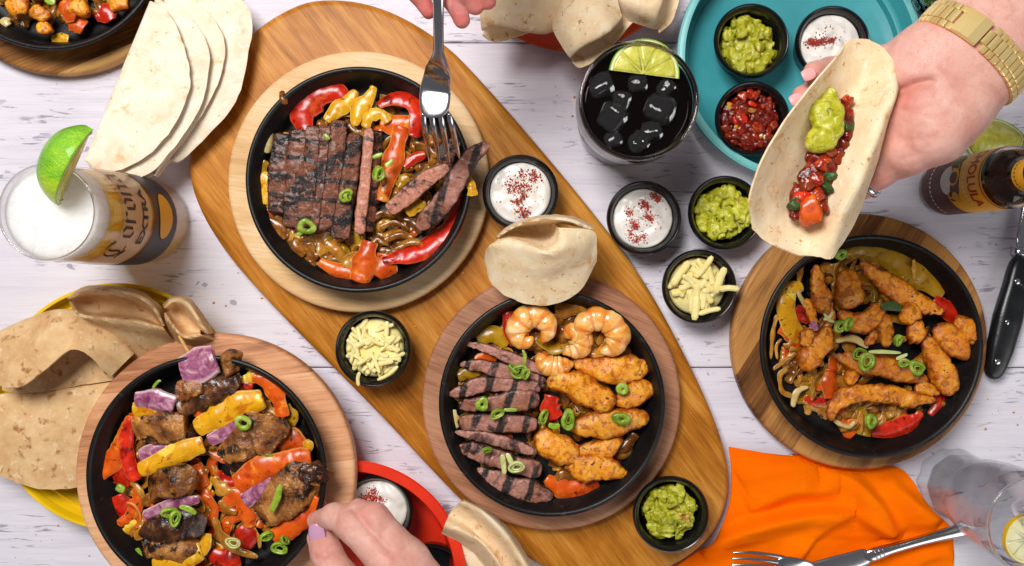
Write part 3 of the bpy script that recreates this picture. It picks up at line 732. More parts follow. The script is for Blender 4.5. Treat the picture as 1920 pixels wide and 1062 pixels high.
for px, py, z, lab in pots:
    c = W(px, py, z + 0.0352); c[2] = z + 0.0004
    PC.append(c)
    if pot0 is None:
        V, F = lathe(POT, c, 72)
        pot0 = mk('sauce_pot', V, F, MAT['black_plastic'], origin=tuple(c), label=lab, category='sauce pot', group='black sauce pots'); auto_smooth(pot0, 60)
    else: copy_thing(pot0, tuple(c), label=lab)

def cream(c, seed, label, patches, z=0.0265, r=0.0274):
    n, m = 26, 64
    rr = np.linspace(0.0004, 1, n)[:, None]; th = np.linspace(0, 2 * np.pi, m, endpoint=False)[None, :]
    X = c[0] + r * rr * np.cos(th); Y = c[1] + r * rr * np.sin(th)
    P = np.stack([X, Y, np.zeros_like(X)], -1)
    Zt = z + 0.0035 * (1 - rr ** 2.2) + 0.0030 * fbm(P, 70, seed, 3) + 0.0010 * np.sin(rr * 13 + 2 * th + seed) * (1 - rr) * 1.5
    Zt = np.where(rr > 0.96, Zt - 0.002 * ((rr - .96) / .04) ** 2, Zt)
    G = np.stack([X, Y, c[2] + Zt], -1)
    t = thing('sour_cream', label, 'sour cream', (c[0], c[1], c[2] + .0045), 'sour cream in sauce pots')
    top = G.reshape(-1, 3); bot = np.c_[c[0] + 0.024 * np.cos(th[0]), c[1] + 0.024 * np.sin(th[0]), np.full(m, c[2] + .0046)]
    V = np.vstack([top, bot]); F = gridF(n, m, True) + gridF(2, m, True, (n - 1) * m)
    F += [tuple(range(m)), tuple(reversed(range(n * m, n * m + m)))]
    mk('cream', V, F, MAT['cream'], t)
    # paprika: real flakes, clustered
    R = random.Random(seed); mb = MB()
    for (ux, uy, s, k) in patches:
        for _ in range(int(k * 1.7)):
            x, y = R.gauss(ux, s), R.gauss(uy, s)
            if x * x + y * y > 0.9: continue
            f = math.hypot(x, y); i = min(n - 1, int(f * (n - 1))); j = int((math.atan2(y, x) % (2 * math.pi)) / (2 * math.pi) * m) % m
            p = np.array([c[0] + x * r, c[1] + y * r, G[i, j, 2] + 0.0002])
            a = abs(R.gauss(0, .00034)) + .00020; q = [R.uniform(.6, 1.3) for _ in range(6)]
            ring = [p + np.array([a * q[w] * math.cos(w * 1.047), a * q[w] * math.sin(w * 1.047), 0]) for w in range(6)]
            mb.add(np.vstack([ring, [p + np.array([0, 0, a * .7])]]), [(w, (w + 1) % 6, 6) for w in range(6)])
    mb.build('paprika', MAT['paprika'], t, kind='stuff', recalc=False)
def cl(base, pts, s=.07, k=60): return [((x), (y), s, k) for x, y in pts]
cream(PC[0], 3, 'sour cream with scattered paprika in the pot by the steak', cl(0, [(.05, .62), (.42, .45), (-.25, .1), (.15, .18), (.05, -.05), (-.1, -.3), (0, -.62), (.2, -.7), (-.2, .3), (.45, .55)], .10, 50) + [(0, 0, .4, 60)])
cream(PC[1], 8, 'sour cream with paprika in a straight row of dabs, pot on bare table', cl(0, [(.35, .75), (.5, .62), (0, .5), (.1, .35), (-.45, .2), (.15, .08), (.25, .0), (-.35, -.15), (-.25, -.25), (-.4, -.55), (-.2, -.68), (0, -.6)], .07, 50) + [(.1, -.1, .3, 60)])
cream(PC[7], 5, 'sour cream with a paprika line in the pot behind the taco', cl(0, [(-.75, .05), (-.6, .06), (-.45, .04), (-.3, .07), (-.15, .06), (0, .1)], .06, 60) + [(-.2, .3, .3, 30)])
cream(PC[9], 9, 'sour cream with a dark paprika streak beside the fingers', cl(0, [(-.3, .5), (-.15, .4), (-.1, .6), (-.3, .25), (.1, .35), (-.45, .3)], .09, 60))

def lumps(name, label, cat, c, r, seed, mat, n=26, h=0.00085, z=0.020, top=0.010, group=None, cr_=(.0042, .0075), parent=None):
    R = random.Random(seed); E = []
    for k in range(n):
        a = R.uniform(0, 6.283); q = r * math.sqrt(R.random()) * 0.86
        rad = R.uniform(*cr_)
        E.append((np.array([c[0] + q * math.cos(a), c[1] + q * math.sin(a), c[2] + z + top * (1 - (q / r) ** 2) * R.uniform(.3, 1.0)]), rad * np.array([R.uniform(.8, 1.4), R.uniform(.8, 1.4), R.uniform(.6, .9)]), rad))
    def f(P):
        q = np.sqrt((P[..., 0] - c[0]) ** 2 + (P[..., 1] - c[1]) ** 2)
        d = np.maximum(q - r * .92, np.abs(P[..., 2] - (c[2] + z - .006)) - .007)
        for p, s, rad in E:
            d = smin(d, (np.linalg.norm((P - p) / s, axis=-1) - 1) * rad * .8, .0028)
        rg = np.abs(vnoise(P, 120, seed + 3)); rh_ = np.abs(vnoise(P, 230, seed + 4))
        return d + 0.0016 * fbm(P, 150, seed, 3) + .0016 * np.clip(1 - rg * 3, 0, 1) + .0008 * np.clip(1 - rh_ * 3, 0, 1)
    lo = (c[0] - r * 1.2, c[1] - r * 1.2, c[2] + z - .016); hi = (c[0] + r * 1.2, c[1] + r * 1.2, c[2] + z + top + .012)
    V, F = nets(f, lo, hi, h)
    if parent is not None: return mk(name, V, F, mat, parent)
    return mk(name, V, F, mat, label=label, category=cat, group=group)
G_ = 'guacamole in sauce pots'
lumps('guacamole', 'chunky guacamole in the pot on the table beside the taco', 'guacamole', PC[2], .0262, 21, MAT['guac'], group=G_, top=.007)
lumps('guacamole', 'chunky guacamole heaped in the pot by the orange napkin', 'guacamole', PC[5], .0245, 22, MAT['guac'], group=G_)
lumps('guacamole', 'chunky guacamole heaped in the pot inside the teal tray', 'guacamole', PC[6], .0262, 23, MAT['guac'], group=G_)
sal = thing('salsa', 'dark red tomato salsa in the pot inside the teal tray', 'salsa', (PC[8][0], PC[8][1], PC[8][2] + .006))
lumps('sauce', None, None, PC[8], .0272, 31, MAT['salsa'], parent=sal, n=30, top=.003, z=.023)
R = random.Random(4)
for k in range(22):
    a, q = R.uniform(0, 6.283), .0240 * math.sqrt(R.random())
    p = np.array([PC[8][0] + q * math.cos(a), PC[8][1] + q * math.sin(a), PC[8][2] + .030 - 8 * q * q + R.uniform(-.0015, .0015)])
    d = np.array([math.cos(a * 3), math.sin(a * 3), R.uniform(-.4, .4)]) * R.uniform(.002, .0065)
    V, F, A = sweep([p - d, p, p + d], R.uniform(.0020, .0050), R.uniform(.0010, .0020), 14, 16, 3.4, 6, amp=.0016, freq=220, seed=k, wvar=.3); V = facet(V, 4, k)
    mk('tomato_chunk' if k % 6 else 'onion_chunk', V, F, MAT[('onion', 'tomato', 'tomato', 'tomato_dark', 'pepper_red', 'tomato')[k % 6]], sal)
def cheese(c, seed, label, loose):
    t = thing('grated_cheese', label, 'grated cheese', (c[0], c[1], c[2] + .005), 'grated cheese in sauce pots')
    R = random.Random(seed)
    V, F = lathe([(0, .0052), (.023, .0052), (.0262, .021), (.024, .0245), (.012, .0275), (0, .028)], c, 32)
    V = V + np.c_[np.zeros((len(V), 2)), .0016 * fbm(V, 200, seed)]
    mk('shred_mass', V, F, MAT['cheese'], t)
    N = 78 if seed == 15 else 40
    fat = 1.0 if seed == 15 else 1.45
    for k in range(N + len(loose)):
        if k < N:
            lay = k / N
            a, q = R.uniform(0, 6.283), .0245 * math.sqrt(R.random()) * (1.0 - .35 * lay)
            L = R.uniform(.004, .0100) * (1.0 if seed == 15 else 1.15); p = np.array([c[0] + q * math.cos(a), c[1] + q * math.sin(a), c[2] + .0245 + .0085 * lay])
            b = R.uniform(0, 3.14); d = np.array([math.cos(b), math.sin(b), R.uniform(-.22, .22)])
            e = p + d * L
            if math.hypot(e[0] - c[0], e[1] - c[1]) > .028 or math.hypot(p[0] - d[0] * L - c[0], p[1] - d[1] * L - c[1]) > .028: L *= .5
        else:
            x, y, b, L, dz = loose[k - N]; p = np.array([c[0] + x, c[1] + y, c[2] + .034 + dz]); d = np.array([math.cos(b), math.sin(b), 0.05])
        s = np.array([-d[1], d[0], 0]) * R.uniform(-.002, .002)
        V, F, A = sweep([p - d * L, p + s, p + d * L], R.uniform(.0015, .0022) * fat, R.uniform(.0013, .0017) * fat, 7, 8, 9, 60, amp=.0002, freq=400, seed=seed + k)
        mk('cheese_shred', V, F, MAT['cheese'], t, recalc=False, smooth=False)
cheese(PC[3], 12, 'thick grated cheese in the pot beside the dark round board', [(.026, -.002, .0, .009, .002), (.004, .018, .9, .012, 0), (-.017, .012, .95, .013, 0), (.019, .006, 1.25, .012, 0), (-.004, -.019, 1.5, .011, 0), (.009, -.022, .25, .010, 0)])
cheese(PC[4], 15, 'fine grated cheese in the pot on the oval board', [(-.012, -.026, 1.5, .006, .001), (.013, -.021, .6, .011, 0)])

# ================================================================ tortillas
def half_moon(label, A, B, curve, z, gap=.0035, th=.0012, mat='tortilla', seed=0, low=(0, 0), group=None, wav=.0016, name='tortilla', dome=.002):
    n, m = 44, 47
    cur = cr(np.array([A] + curve + [B], float), n); s = np.linspace(0, 1, n)[:, None]
    fold = np.array(A) * (1 - s) + np.array(B) * s
    tt = np.linspace(-1, 1, m); tt = np.sign(tt) * np.abs(tt) ** 1.7
    G = np.zeros((n, m, 3))
    for j, t in enumerate(tt):
        u = abs(t); k = min(u / .10, 1)
        p = fold + (cur - fold) * u + (np.array(low) * u if t < 0 else 0)
        zz = z + math.copysign(gap * math.sqrt(max(0, 1 - (1 - k) ** 2)), t) + (dome * math.sin(math.pi * min(1, u)) if t > 0 else 0)
        for i in range(n): G[i, j] = W(p[i, 0], p[i, 1], zz)
    wv = fbm(G * np.array([1, 1, 0]) + np.array([0, 0, seed * .37]), 34, seed, 2)
    G[..., 2] += wav * wv * np.abs(tt)[None, :] * np.where(tt > 0, 1.4, .4)[None, :]
    # ragged rim
    e = fbm(G, 160, seed + 9, 2)[:, [0, -1]] * .0012
    c = G.mean((0, 1))
    for jj, j in enumerate((0, m - 1)):
        d = G[:, j] - c; d[:, 2] = 0; d /= np.linalg.norm(d, axis=1)[:, None]; G[:, j] += d * e[:, jj:jj + 1]
    V, F = solid(G, th)
    o = mk(name, V, F, MAT[mat], label=label, category='tortilla', group=group); auto_smooth(o, 50); return o
def loft_sheet(label, rows, th=.0013, mat='tortilla', n=46, m=46, seed=0, group=None, wav=.0009, name='tortilla'):
    R = [[W(*p) for p in r] for r in rows]
    G = loftgrid(R, n, m)
    d = fbm(G, 42, seed, 3) * wav + fbm(G, 190, seed + 3, 2) * wav * .22
    G[..., 2] += d; G[..., 0] += d * .4
    for i in (0, n - 1): G[i, :, :2] += (fbm(G[i], 210, seed, 2) * .0008)[:, None]
    V, F = solid(G, th)
    o = mk(name, V, F, MAT[mat], label=label, category='tortilla', group=group); auto_smooth(o, 50); return o
def roll(label, loops, th=.0018, mat='tortilla', seed=0, group=None, n=34, m=52):
    th_ = np.linspace(0, 2 * np.pi, m, endpoint=False)
    R = []
    for (cx, cy_, z, ax, ay, bx, by, dz) in loops:
        c, s = np.cos(th_), np.sin(th_)
        c2 = np.sign(c) * np.abs(c) ** .9
        R.append(np.stack([W(cx + ax * c2[k] + bx * s[k], cy_ + ay * c2[k] + by * s[k], z + dz * s[k]) for k in range(m)]))
    G = np.stack([cr(np.array([r[j] for r in R]), n) for j in range(m)], 1)
    d = fbm(G, 40, seed, 3) * .0010 + fbm(G, 190, seed + 3, 2) * .0002
    G[..., 2] += d
    G[0, :, :2] += (fbm(G[0], 150, seed, 2) * .0008)[:, None]
    V, F = solid(G, th, True)
    return mk('tortilla', V, F, MAT[mat], label=label, category='tortilla', group=group)
TG = 'pale folded tortillas in the fanned stack'
# the fanned stack: the outermost lies lowest
half_moon('outermost pale folded tortilla of the fanned stack, nearest the oval board', (318, -30), (322, 300), [(380, -48), (440, -12), (473, 32), (466, 100), (452, 166), (430, 210), (392, 252), (352, 292), (332, 305)], .034, .0045, seed=1, group=TG, low=(-8, 2))
half_moon('third pale folded tortilla from the beer in the fanned stack', (310, -20), (290, 330), [(358, -2), (398, 34), (421, 78), (417, 130), (402, 170), (372, 226), (335, 275), (305, 310)], .043, .0035, seed=2, group=TG, low=(5, 4))
half_moon('second pale folded tortilla from the beer in the fanned stack', (292, -2), (230, 332), [(335, 14), (372, 52), (392, 98), (386, 165), (362, 228), (310, 298), (272, 330)], .050, .0035, seed=3, group=TG, low=(3, 6))
half_moon('topmost pale folded tortilla of the fanned stack, touching the lime wedge', (282, 3), (160, 300), [(310, 18), (338, 66), (356, 132), (350, 188), (320, 246), (272, 296), (220, 320), (180, 318)], .058, .0035, seed=4, group=TG, low=(8, 12))
# on the yellow plate
YG = 'toasted tortillas on the yellow plate'
half_moon('tan folded tortilla lying lowest on the yellow plate, rounded edge outward', (-45, 745), (215, 716), [(-70, 830), (-30, 872), (30, 904), (85, 917), (140, 914), (185, 902), (230, 860), (250, 780)], .044, .004, mat='tortilla_tan', seed=5, group=YG, dome=.004)
loft_sheet('tan folded tortilla with raised curling lip in the middle of the yellow plate', [
    [(5, 732, .046), (50, 740, .046), (110, 730, .047), (165, 720, .048), (212, 714, .05)],
    [(0, 690, .046), (60, 690, .046), (130, 680, .047), (190, 680, .049), (228, 690, .05)],
    [(-30, 650, .047), (50, 612, .047), (115, 592, .048), (190, 608, .05), (245, 668, .05)],
    [(-32, 640, .058), (50, 604, .060), (118, 586, .062), (195, 603, .060), (251, 664, .056)],
    [(-18, 690, .074), (40, 665, .078), (120, 622, .078), (190, 636, .072), (238, 676, .062)],
    [(-8, 722, .076), (38, 726, .084), (84, 695, .088), (132, 657, .086), (168, 668, .076), (204, 710, .060)]], mat='tortilla_tan', seed=6, group=YG)
loft_sheet('tan rolled tortilla with its wide mouth open at the top of the yellow plate', [
    [(160, 598, .046), (195, 630, .046), (235, 668, .047), (290, 668, .05), (336, 642, .05)],
    [(145, 585, .066), (175, 605, .068), (220, 622, .068), (272, 630, .066), (322, 636, .062)],
    [(130, 566, .082), (150, 591, .086), (205, 599, .086), (256, 604, .084), (308, 617, .078)],
    [(138, 568, .070), (166, 584, .062), (212, 590, .060), (262, 596, .060), (304, 613, .068)],
    [(136, 562, .070), (168, 560, .058), (235, 566, .058), (280, 584, .060), (305, 611, .070)],
    [(131, 560, .080), (168, 544, .088), (245, 551, .088), (287, 577, .084), (307, 611, .076)],
    [(126, 560, .060), (166, 537, .056), (250, 543, .056), (295, 570, .056), (314, 608, .056)]], mat='tortilla_tan', seed=7, group=YG)
loft_sheet('small tan rolled tortilla squeezed against the beech board', [
    [(325, 642, .05), (345, 655, .05), (375, 650, .052), (405, 640, .055)],
    [(309, 592, .080), (337, 627, .080), (354, 633, .080), (378, 628, .076)],
    [(313, 586, .064), (338, 612, .060), (354, 622, .060), (376, 624, .066)],
    [(314, 578, .064), (330, 578, .060), (352, 594, .060), (376, 618, .066)],
    [(308, 577, .078), (326, 563, .082), (353, 571, .082), (378, 610, .078), (390, 626, .074)],
    [(306, 572, .055), (326, 557, .055), (358, 564, .055), (386, 600, .055), (400, 624, .055)]], mat='tortilla_tan', seed=8, group=YG)
# curled one in the middle of the oval board
loft_sheet('single flour tortilla curled into a roll on the oval board between two skillets', [
    [(909, 489, .070), (924, 534, .072), (975, 566, .074), (1035, 571, .074), (1087, 545, .074), (1117, 490, .074)],
    [(911, 472, .080), (934, 502, .084), (975, 522, .086), (1030, 526, .086), (1085, 506, .084), (1118, 465, .082)],
    [(914, 465, .088), (940, 474, .094), (985, 490, .098), (1035, 498, .099), (1085, 474, .096), (1112, 434, .090)],
    [(920, 460, .092), (948, 452, .100), (990, 462, .106), (1026, 474, .109), (1051, 458, .109), (1057, 428, .102)],
    [(934, 450, .088), (956, 446, .088), (990, 453, .090), (1020, 461, .092), (1042, 450, .092), (1048, 427, .094)],
    [(942, 439, .084), (962, 438, .066), (992, 441, .060), (1020, 445, .060), (1036, 438, .066), (1043, 423, .080)],
    [(945, 437, .086), (965, 428, .066), (994, 424, .060), (1018, 422, .060), (1034, 420, .068), (1046, 417, .084)],
    [(934, 445, .092), (954, 430, .100), (992, 415, .104), (1036, 410, .104), (1074, 415, .100), (1109, 430, .092)],
    [(930, 447, .070), (951, 427, .060), (990, 410, .056), (1036, 404, .056), (1078, 409, .058), (1114, 428, .068)]], seed=9, n=60, m=54, mat='tortilla_warm')
# rolled ones on the orange plate
OG = 'rolled tortillas on the orange plate'
loft_sheet('rolled tortilla with open mouth beside the fork hand', [
    [(900, -40, .058), (950, -60, .06), (1010, -60, .06), (1085, -40, .055)],
    [(899, 8, .072), (950, -6, .078), (1010, -8, .076), (1084, -6, .062)],
    [(903, 56, .066), (925, 46, .074), (962, 50, .074), (1000, 60, .070), (1042, 56, .060), (1083, 6, .052)],
    [(906, 50, .058), (930, 38, .054), (960, 40, .052), (985, 48, .052), (1000, 50, .052), (1012, 45, .050)],
    [(907, 61, .052), (932, 58, .047), (960, 56, .046), (985, 56, .046), (1000, 55, .047), (1012, 50, .048)],
    [(905, 66, .054), (914, 75, .050), (936, 79, .048), (966, 70, .047), (992, 61, .047), (1012, 54, .048)]], seed=11, group=OG, mat='tortilla_warm')
loft_sheet('rolled tortilla pointing its mouth at the cola glass, middle of the three', [
    [(1040, 20, .062), (1055, -20, .064), (1100, -50, .064), (1150, -40, .06)],
    [(1038, 58, .070), (1062, 30, .080), (1110, -5, .082), (1158, 0, .072)],
    [(1069, 108, .066), (1090, 88, .078), (1140, 61, .080), (1166, 34, .072)],
    [(1070, 98, .060), (1088, 78, .060), (1132, 50, .060), (1164, 26, .062)],
    [(1073, 110, .056), (1102, 101, .052), (1150, 67, .052), (1178, 38, .056)],
    [(1074, 119, .058), (1091, 127, .055), (1130, 104, .054), (1187, 42, .056)]], seed=12, group=OG, mat='tortilla_warm')
loft_sheet('rolled tortilla with upright open mouth next to the teal tray', [
    [(1124, -4, .052), (1135, -40, .058), (1150, -80, .055)],
    [(1168, 33, .056), (1172, -5, .074), (1180, -60, .066)],
    [(1227, 54, .056), (1231, 30, .072), (1240, 0, .076), (1250, -40, .066)],
    [(1226, 48, .052), (1230, 25, .054), (1238, 0, .054), (1248, -40, .054)],
    [(1231, 55, .050), (1243, 36, .047), (1254, 5, .047), (1262, -40, .050)],
    [(1236, 62, .052), (1258, 43, .049), (1272, 4, .049), (1279, -40, .050)]], seed=13, group=OG, mat='tortilla_warm')
# by the red tray at the near edge
NG = 'folded tortillas beside the red tray'
loft_sheet('folded flour tortilla with pale upright rim next to the red tray', [
    [(876, 941, .046), (918, 962, .046), (958, 999, .046), (1004, 1068, .046)],
    [(866, 939, .064), (906, 962, .068), (947, 1001, .068), (992, 1070, .068)],
    [(854, 950, .054), (890, 975, .052), (930, 1015, .052), (972, 1078, .052)],
    [(843, 964, .050), (878, 988, .047), (914, 1025, .047), (956, 1084, .047)],
    [(834, 984, .060), (876, 1002, .064), (905, 1019, .064), (948, 1074, .064)],
    [(829, 998, .042), (866, 1020, .042), (892, 1040, .042), (930, 1090, .042)]], seed=14, group=NG, mat='tortilla_warm')
half_moon('flour tortilla folded flat underneath the one with the pale rim', (850, 1000), (905, 1130), [(885, 1010), (925, 1045), (945, 1090), (930, 1120)], .034, .004, seed=15, group=NG, mat='tortilla_warm')
# ================================================================ lettering helpers
def text_flat(s, size, bold=0.0):
    cu = bpy.data.curves.new('lettering', 'FONT'); cu.body = s; cu.size = size; cu.align_x = 'CENTER'; cu.offset = bold; cu.resolution_u = 3
    o = bpy.data.objects.new('lettering', cu); scene.collection.objects.link(o)
    me = bpy.data.meshes.new_from_object(o.evaluated_get(bpy.context.evaluated_depsgraph_get()))
    bm = bmesh.new(); bm.from_mesh(me)
    bmesh.ops.triangulate(bm, faces=bm.faces)
    bmesh.ops.subdivide_edges(bm, edges=[e for e in bm.edges if e.calc_length() > size * .3], cuts=1)
    bmesh.ops.triangulate(bm, faces=bm.faces)
    V = np.array([v.co[:] for v in bm.verts]); F = [[v.index for v in f.verts] for f in bm.faces]
    bm.free(); bpy.data.objects.remove(o); bpy.data.meshes.remove(me); bpy.data.curves.remove(cu)
    return V[:, :2], F
def nib(strokes, w=.2, ang=42):
    """broad-nib black-letter strokes"""
    d = np.array([math.cos(math.radians(ang)), math.sin(math.radians(ang))]) * w / 2
    V, F = [], []
    for st in strokes:
        P = np.array(st, float); o = len(V)
        for p in P: V += [p - d, p + d]
        for i in range(len(P) - 1): F.append((o + 2 * i, o + 2 * i + 1, o + 2 * i + 3, o + 2 * i + 2))
    return np.array(V), F
LET = {
    'C': (1.25, [[(1.05, 1.15), (.85, 1.45), (.5, 1.5), (.2, 1.2), (.1, .7), (.2, .2), (.5, -.1), (.85, 0), (1.1, .25)], [(.55, 1.3), (.5, .9), (.55, .4), (.5, .1)], [(-.25, -.35), (0, -.1), (.3, -.15), (.6, -.3)]]),
    'o': (.72, [[(.12, .85), (.12, .18), (.36, 0)], [(.12, .8), (.36, 1), (.56, .82), (.56, .18), (.36, 0)]]),
    'r': (.64, [[(.14, 1.02), (.14, 0)], [(.14, .66), (.30, .92), (.44, 1.0), (.56, .86)]]),
    'n': (.76, [[(.12, 1.02), (.12, 0)], [(.12, .78), (.4, 1), (.56, .82), (.56, 0)], [(.5, .05), (.7, .06)]]),
    'a': (.72, [[(.1, .86), (.32, 1), (.54, .86), (.54, .08), (.7, .05)], [(.54, .58), (.2, .48), (.1, .22), (.28, 0), (.52, .16)]])}
def black_letter(word):
    V, F, x = [], [], 0
    for ch in word:
        adv, st = LET[ch]
        v, f = nib(st); v = v + [x, 0]
        F += [tuple(i + len(V) for i in q) for q in f]; V += list(v); x += adv
    V = np.array(V); V[:, 0] -= x / 2
    return V, F, x
def on_cyl(V2, c, r, th0, z0, lift):
    """lay flat (u, v) shapes onto an upright cylinder (or a radius that is a function of z)"""
    th = th0 + V2[:, 0] / (r(z0) if callable(r) else r); z = z0 + V2[:, 1]
    rr = (np.array([r(q) for q in z]) if callable(r) else r) + lift
    return np.c_[c[0] + rr * np.cos(th), c[1] + rr * np.sin(th), c[2] + z]
def patch(u0, u1, v0, v1, n=40, m=8):
    V = np.array([(u0 + (u1 - u0) * i / (n - 1), v0 + (v1 - v0) * j / (m - 1)) for i in range(n) for j in range(m)])
    return V, gridF(n, m)
def oval(a, b, n=36, k=4):
    V = [(0, 0)] + [(a * q / k * math.cos(2 * math.pi * i / n), b * q / k * math.sin(2 * math.pi * i / n)) for q in range(1, k + 1) for i in range(n)]
    F = [(0, 1 + i, 1 + (i + 1) % n) for i in range(n)] + [(1 + q * n + i, 1 + (q + 1) * n + i, 1 + (q + 1) * n + (i + 1) % n, 1 + q * n + (i + 1) % n) for q in range(k - 1) for i in range(n)]
    return np.array(V), F
def vessel(prof, wall, base, c, mat, name, parent, n=96):
    """glass with an inside wall; returns the inner radius as a function of height"""
    P = np.array(prof, float); H = P[-1, 1]
    zz = np.linspace(base, H - .0006, 40); ri = np.interp(zz, P[:, 1], P[:, 0]) - wall
    V, F = lathe([(0, 0)] + [tuple(p) for p in prof] + [(P[-1, 0] - wall * .35, H + .0006), (P[-1, 0] - wall * .8, H + .0003)] + [(r, z) for r, z in zip(ri[::-1], zz[::-1])] + [(ri[0] * .8, base - .0006), (0, base - .0008)], c, n)
    mk(name, V, F, MAT[mat], parent)
    return lambda z: float(np.interp(z, zz, ri))
def fill(ri, z0, z1, c, mat, name, parent, dome=0.0, over=.00025, n=96, label=None):
    zz = np.linspace(z0, z1, 30)
    V, F = lathe([(0, z0 - .0009)] + [(ri(z) + over, z) for z in zz] + [(ri(z1) * .9, z1 + dome * .3), (ri(z1) * .5, z1 + dome * .8), (0, z1 + dome)], c, n)
    return mk(name, V, F, MAT[mat], parent)

# ================================================================ beer glass
bc = np.array([-0.340, 0.032, 0.0005])
bt = thing('beer_glass', 'tall glass of golden beer with black lettering and white foam', 'beer glass', tuple(bc))
bprof = [(.036, 0), (.0385, .002), (.0395, .008), (.0400, .040), (.0398, .080), (.0385, .120), (.0368, .155), (.0355, .186)]
ri = vessel(bprof, .0012, .005, bc, 'thin_glass', 'glass_body', bt)
fill(ri, .0055, .1605, bc, 'beer', 'beer', bt, over=-.0002)
fill(ri, .1607, .1800, bc, 'foam', 'foam', bt, dome=.0012, over=-.0002)
rb = lambda z: float(np.interp(z, [p[1] for p in bprof], [p[0] for p in bprof]))
V, F = lathe([(.0356, .1852), (.03595, .1862), (.0356, .1872), (.0344, .1873), (.0340, .1862), (.0345, .1852)], bc, 96, closed=True)
mk('glass_rim', V, F, MAT['glass_rim'], bt)
V2, F2 = patch(-.066, .062, -.026, .024); mk('white_panel', on_cyl(V2, bc, rb, 0, .118, .0003), F2, MAT['frosted'], bt, recalc=False)
V2, F2 = patch(-.064, .058, -.024, .025); mk('dark_band', on_cyl(V2, bc, rb, 0, .062, .0003), F2, MAT['ink_grey'], bt, recalc=False)
V2, F2 = oval(.0215, .0155); mk('oval_emblem', on_cyl(V2, bc, rb, .06, .063, .0005), F2, MAT['ink'], bt, recalc=False)
V2, F2 = oval(.0200, .0140); mk('oval_emblem', on_cyl(V2, bc, rb, .06, .063, .0007), F2, MAT['print_gold'], bt, recalc=False)
V2, F2, wd = black_letter('Corona'); k = .080 / wd
mk('lettering', on_cyl(V2 * [k, k * 1.05], bc, rb, .0, .1225, .0006), F2, MAT['ink'], bt, recalc=False)
V2, F2 = text_flat('EXTRA', .0135, .0006); V2 = V2 * [1.15, 1]
mk('lettering', on_cyl(V2, bc, rb, .0, .1010, .0006), F2, MAT['ink'], bt, recalc=False)
def wedge(label, c, axis, outd, a, b, half, group=None):
    """a citrus wedge: a slice of an ellipsoid between two planes through its long axis"""
    ax = np.array(axis, float); ax /= np.linalg.norm(ax); o = np.array(outd, float); o -= ax * (o @ ax); o /= np.linalg.norm(o); s = np.cross(ax, o)
    t = thing('lime_wedge', label, 'lime wedge', tuple(c), group)
    n, m = 60, 44; u = np.linspace(-1, 1, n); ph = np.linspace(-half, half, m)
    prof = np.sqrt(np.clip(1 - np.abs(u) ** 2.3, 0, 1)); uu = u * (1 + .06 * np.exp(-((np.abs(u) - 1) / .12) ** 2))
    def surf(k): return np.array([[c + ax * a * uu[i] * k + (o * math.cos(p) + s * math.sin(p)) * b * prof[i] * k for p in ph] for i in range(n)])
    G = surf(1.0)
    V, F = solid(surf(.985), b * .05)
    mk('rind', V, F, MAT['lime_rind'], t)
    V, F = solid(surf(.93), b * .07); mk('pith', V, F, MAT['lime_pith'], t)
    # flesh: the closed solid inside, its cut faces dished with membrane lines
    H = surf(.885); core = np.array([c + ax * a * uu[i] * .86 + o * b * .05 for i in range(n)])
    rows = []
    for i in range(n):
        r = [core[i]] + list(H[i]) ; rows.append(r)
    Gf = np.array(rows)
    Gf += (fbm(Gf, 300, 3, 2) * .0005)[..., None]
    V = Gf.reshape(-1, 3); F = gridF(n, m + 1, True)
    mk('flesh', V, F, MAT['lime_flesh'], t)
    return t
wc = W(128, 312, .196)
ax_ = W(172, 246, .205) - W(112, 386, .186)
wedge('green lime wedge perched on the rim of the beer glass', wc + np.array([0.004, 0, -0.006]), ax_, (-.75, .15, .75), .0305, .0255, math.radians(54))
lc = W(1849, 262, .006)
wedge('lime wedge lying flesh side up beside the hot sauce bottle', lc + np.array([0, 0, .016]), (1, -.05, 0.0), (0, -.10, -1), .0265, .0235, math.radians(62))

# ================================================================ cola
cc = np.array([(1165 - CX) / 2000, (CY - 229) / 2000, .0005])
ct = thing('cola_glass', 'rounded glass of black cola with ice cubes', 'glass', tuple(cc))
cprof = [(.036, 0), (.0405, .003), (.0425, .010), (.0430, .022), (.0415, .036), (.0398, .046), (.0400, .054), (.0435, .062), (.0470, .070), (.0488, .080), (.0490, .092), (.0482, .108), (.0480, .1165)]
ri = vessel(cprof, .0026, .016, cc, 'glass_rim', 'glass_body', ct)
fill(ri, .0165, .1055, cc, 'cola', 'cola', ct, over=.0002)
V, F = lathe([(.0480, .1160), (.0485, .1172), (.0478, .1184), (.0462, .1185), (.0454, .1172), (.0462, .1160)], cc, 96, closed=True)
mk('glass_rim', V, F, MAT['glass_rim'], ct)
def ice(px, py, z, s, rot, parent_label, seed):
    p = W(px, py, z); d = np.array([math.cos(rot), math.sin(rot), .25]) * s
    V, F, A = sweep([p - d, p, p + d], s * .95, s * .85, 14, 16, 3.6, 6, amp=.0022, freq=90, seed=seed, twist=20)
    mk('ice_cube', V, F, MAT['ice' if 'cola' in parent_label else 'ice_clear'], label=parent_label, category='ice cube', group='ice cubes in the cola' if 'cola' in parent_label else 'ice cubes in the water')
ice(1128, 162, .104, .0105, .3, 'ice cube in the cola nearest the rolled tortilla', 1)
ice(1150, 222, .103, .0120, 1.0, 'ice cube in the cola opposite the lime slice, paler face up', 2)
ice(1238, 206, .104, .0125, -.4, 'largest ice cube in the cola, on the teal tray side', 3)
ice(1196, 268, .102, .0095, .7, 'ice cube in the cola nearest the sour cream pots', 4)
ice(1222, 245, .103, .0090, .2, 'small ice cube in the cola beside the largest one', 6)
ice(1166, 190, .103, .0085, 1.4, 'small ice cube near the middle of the cola', 7)
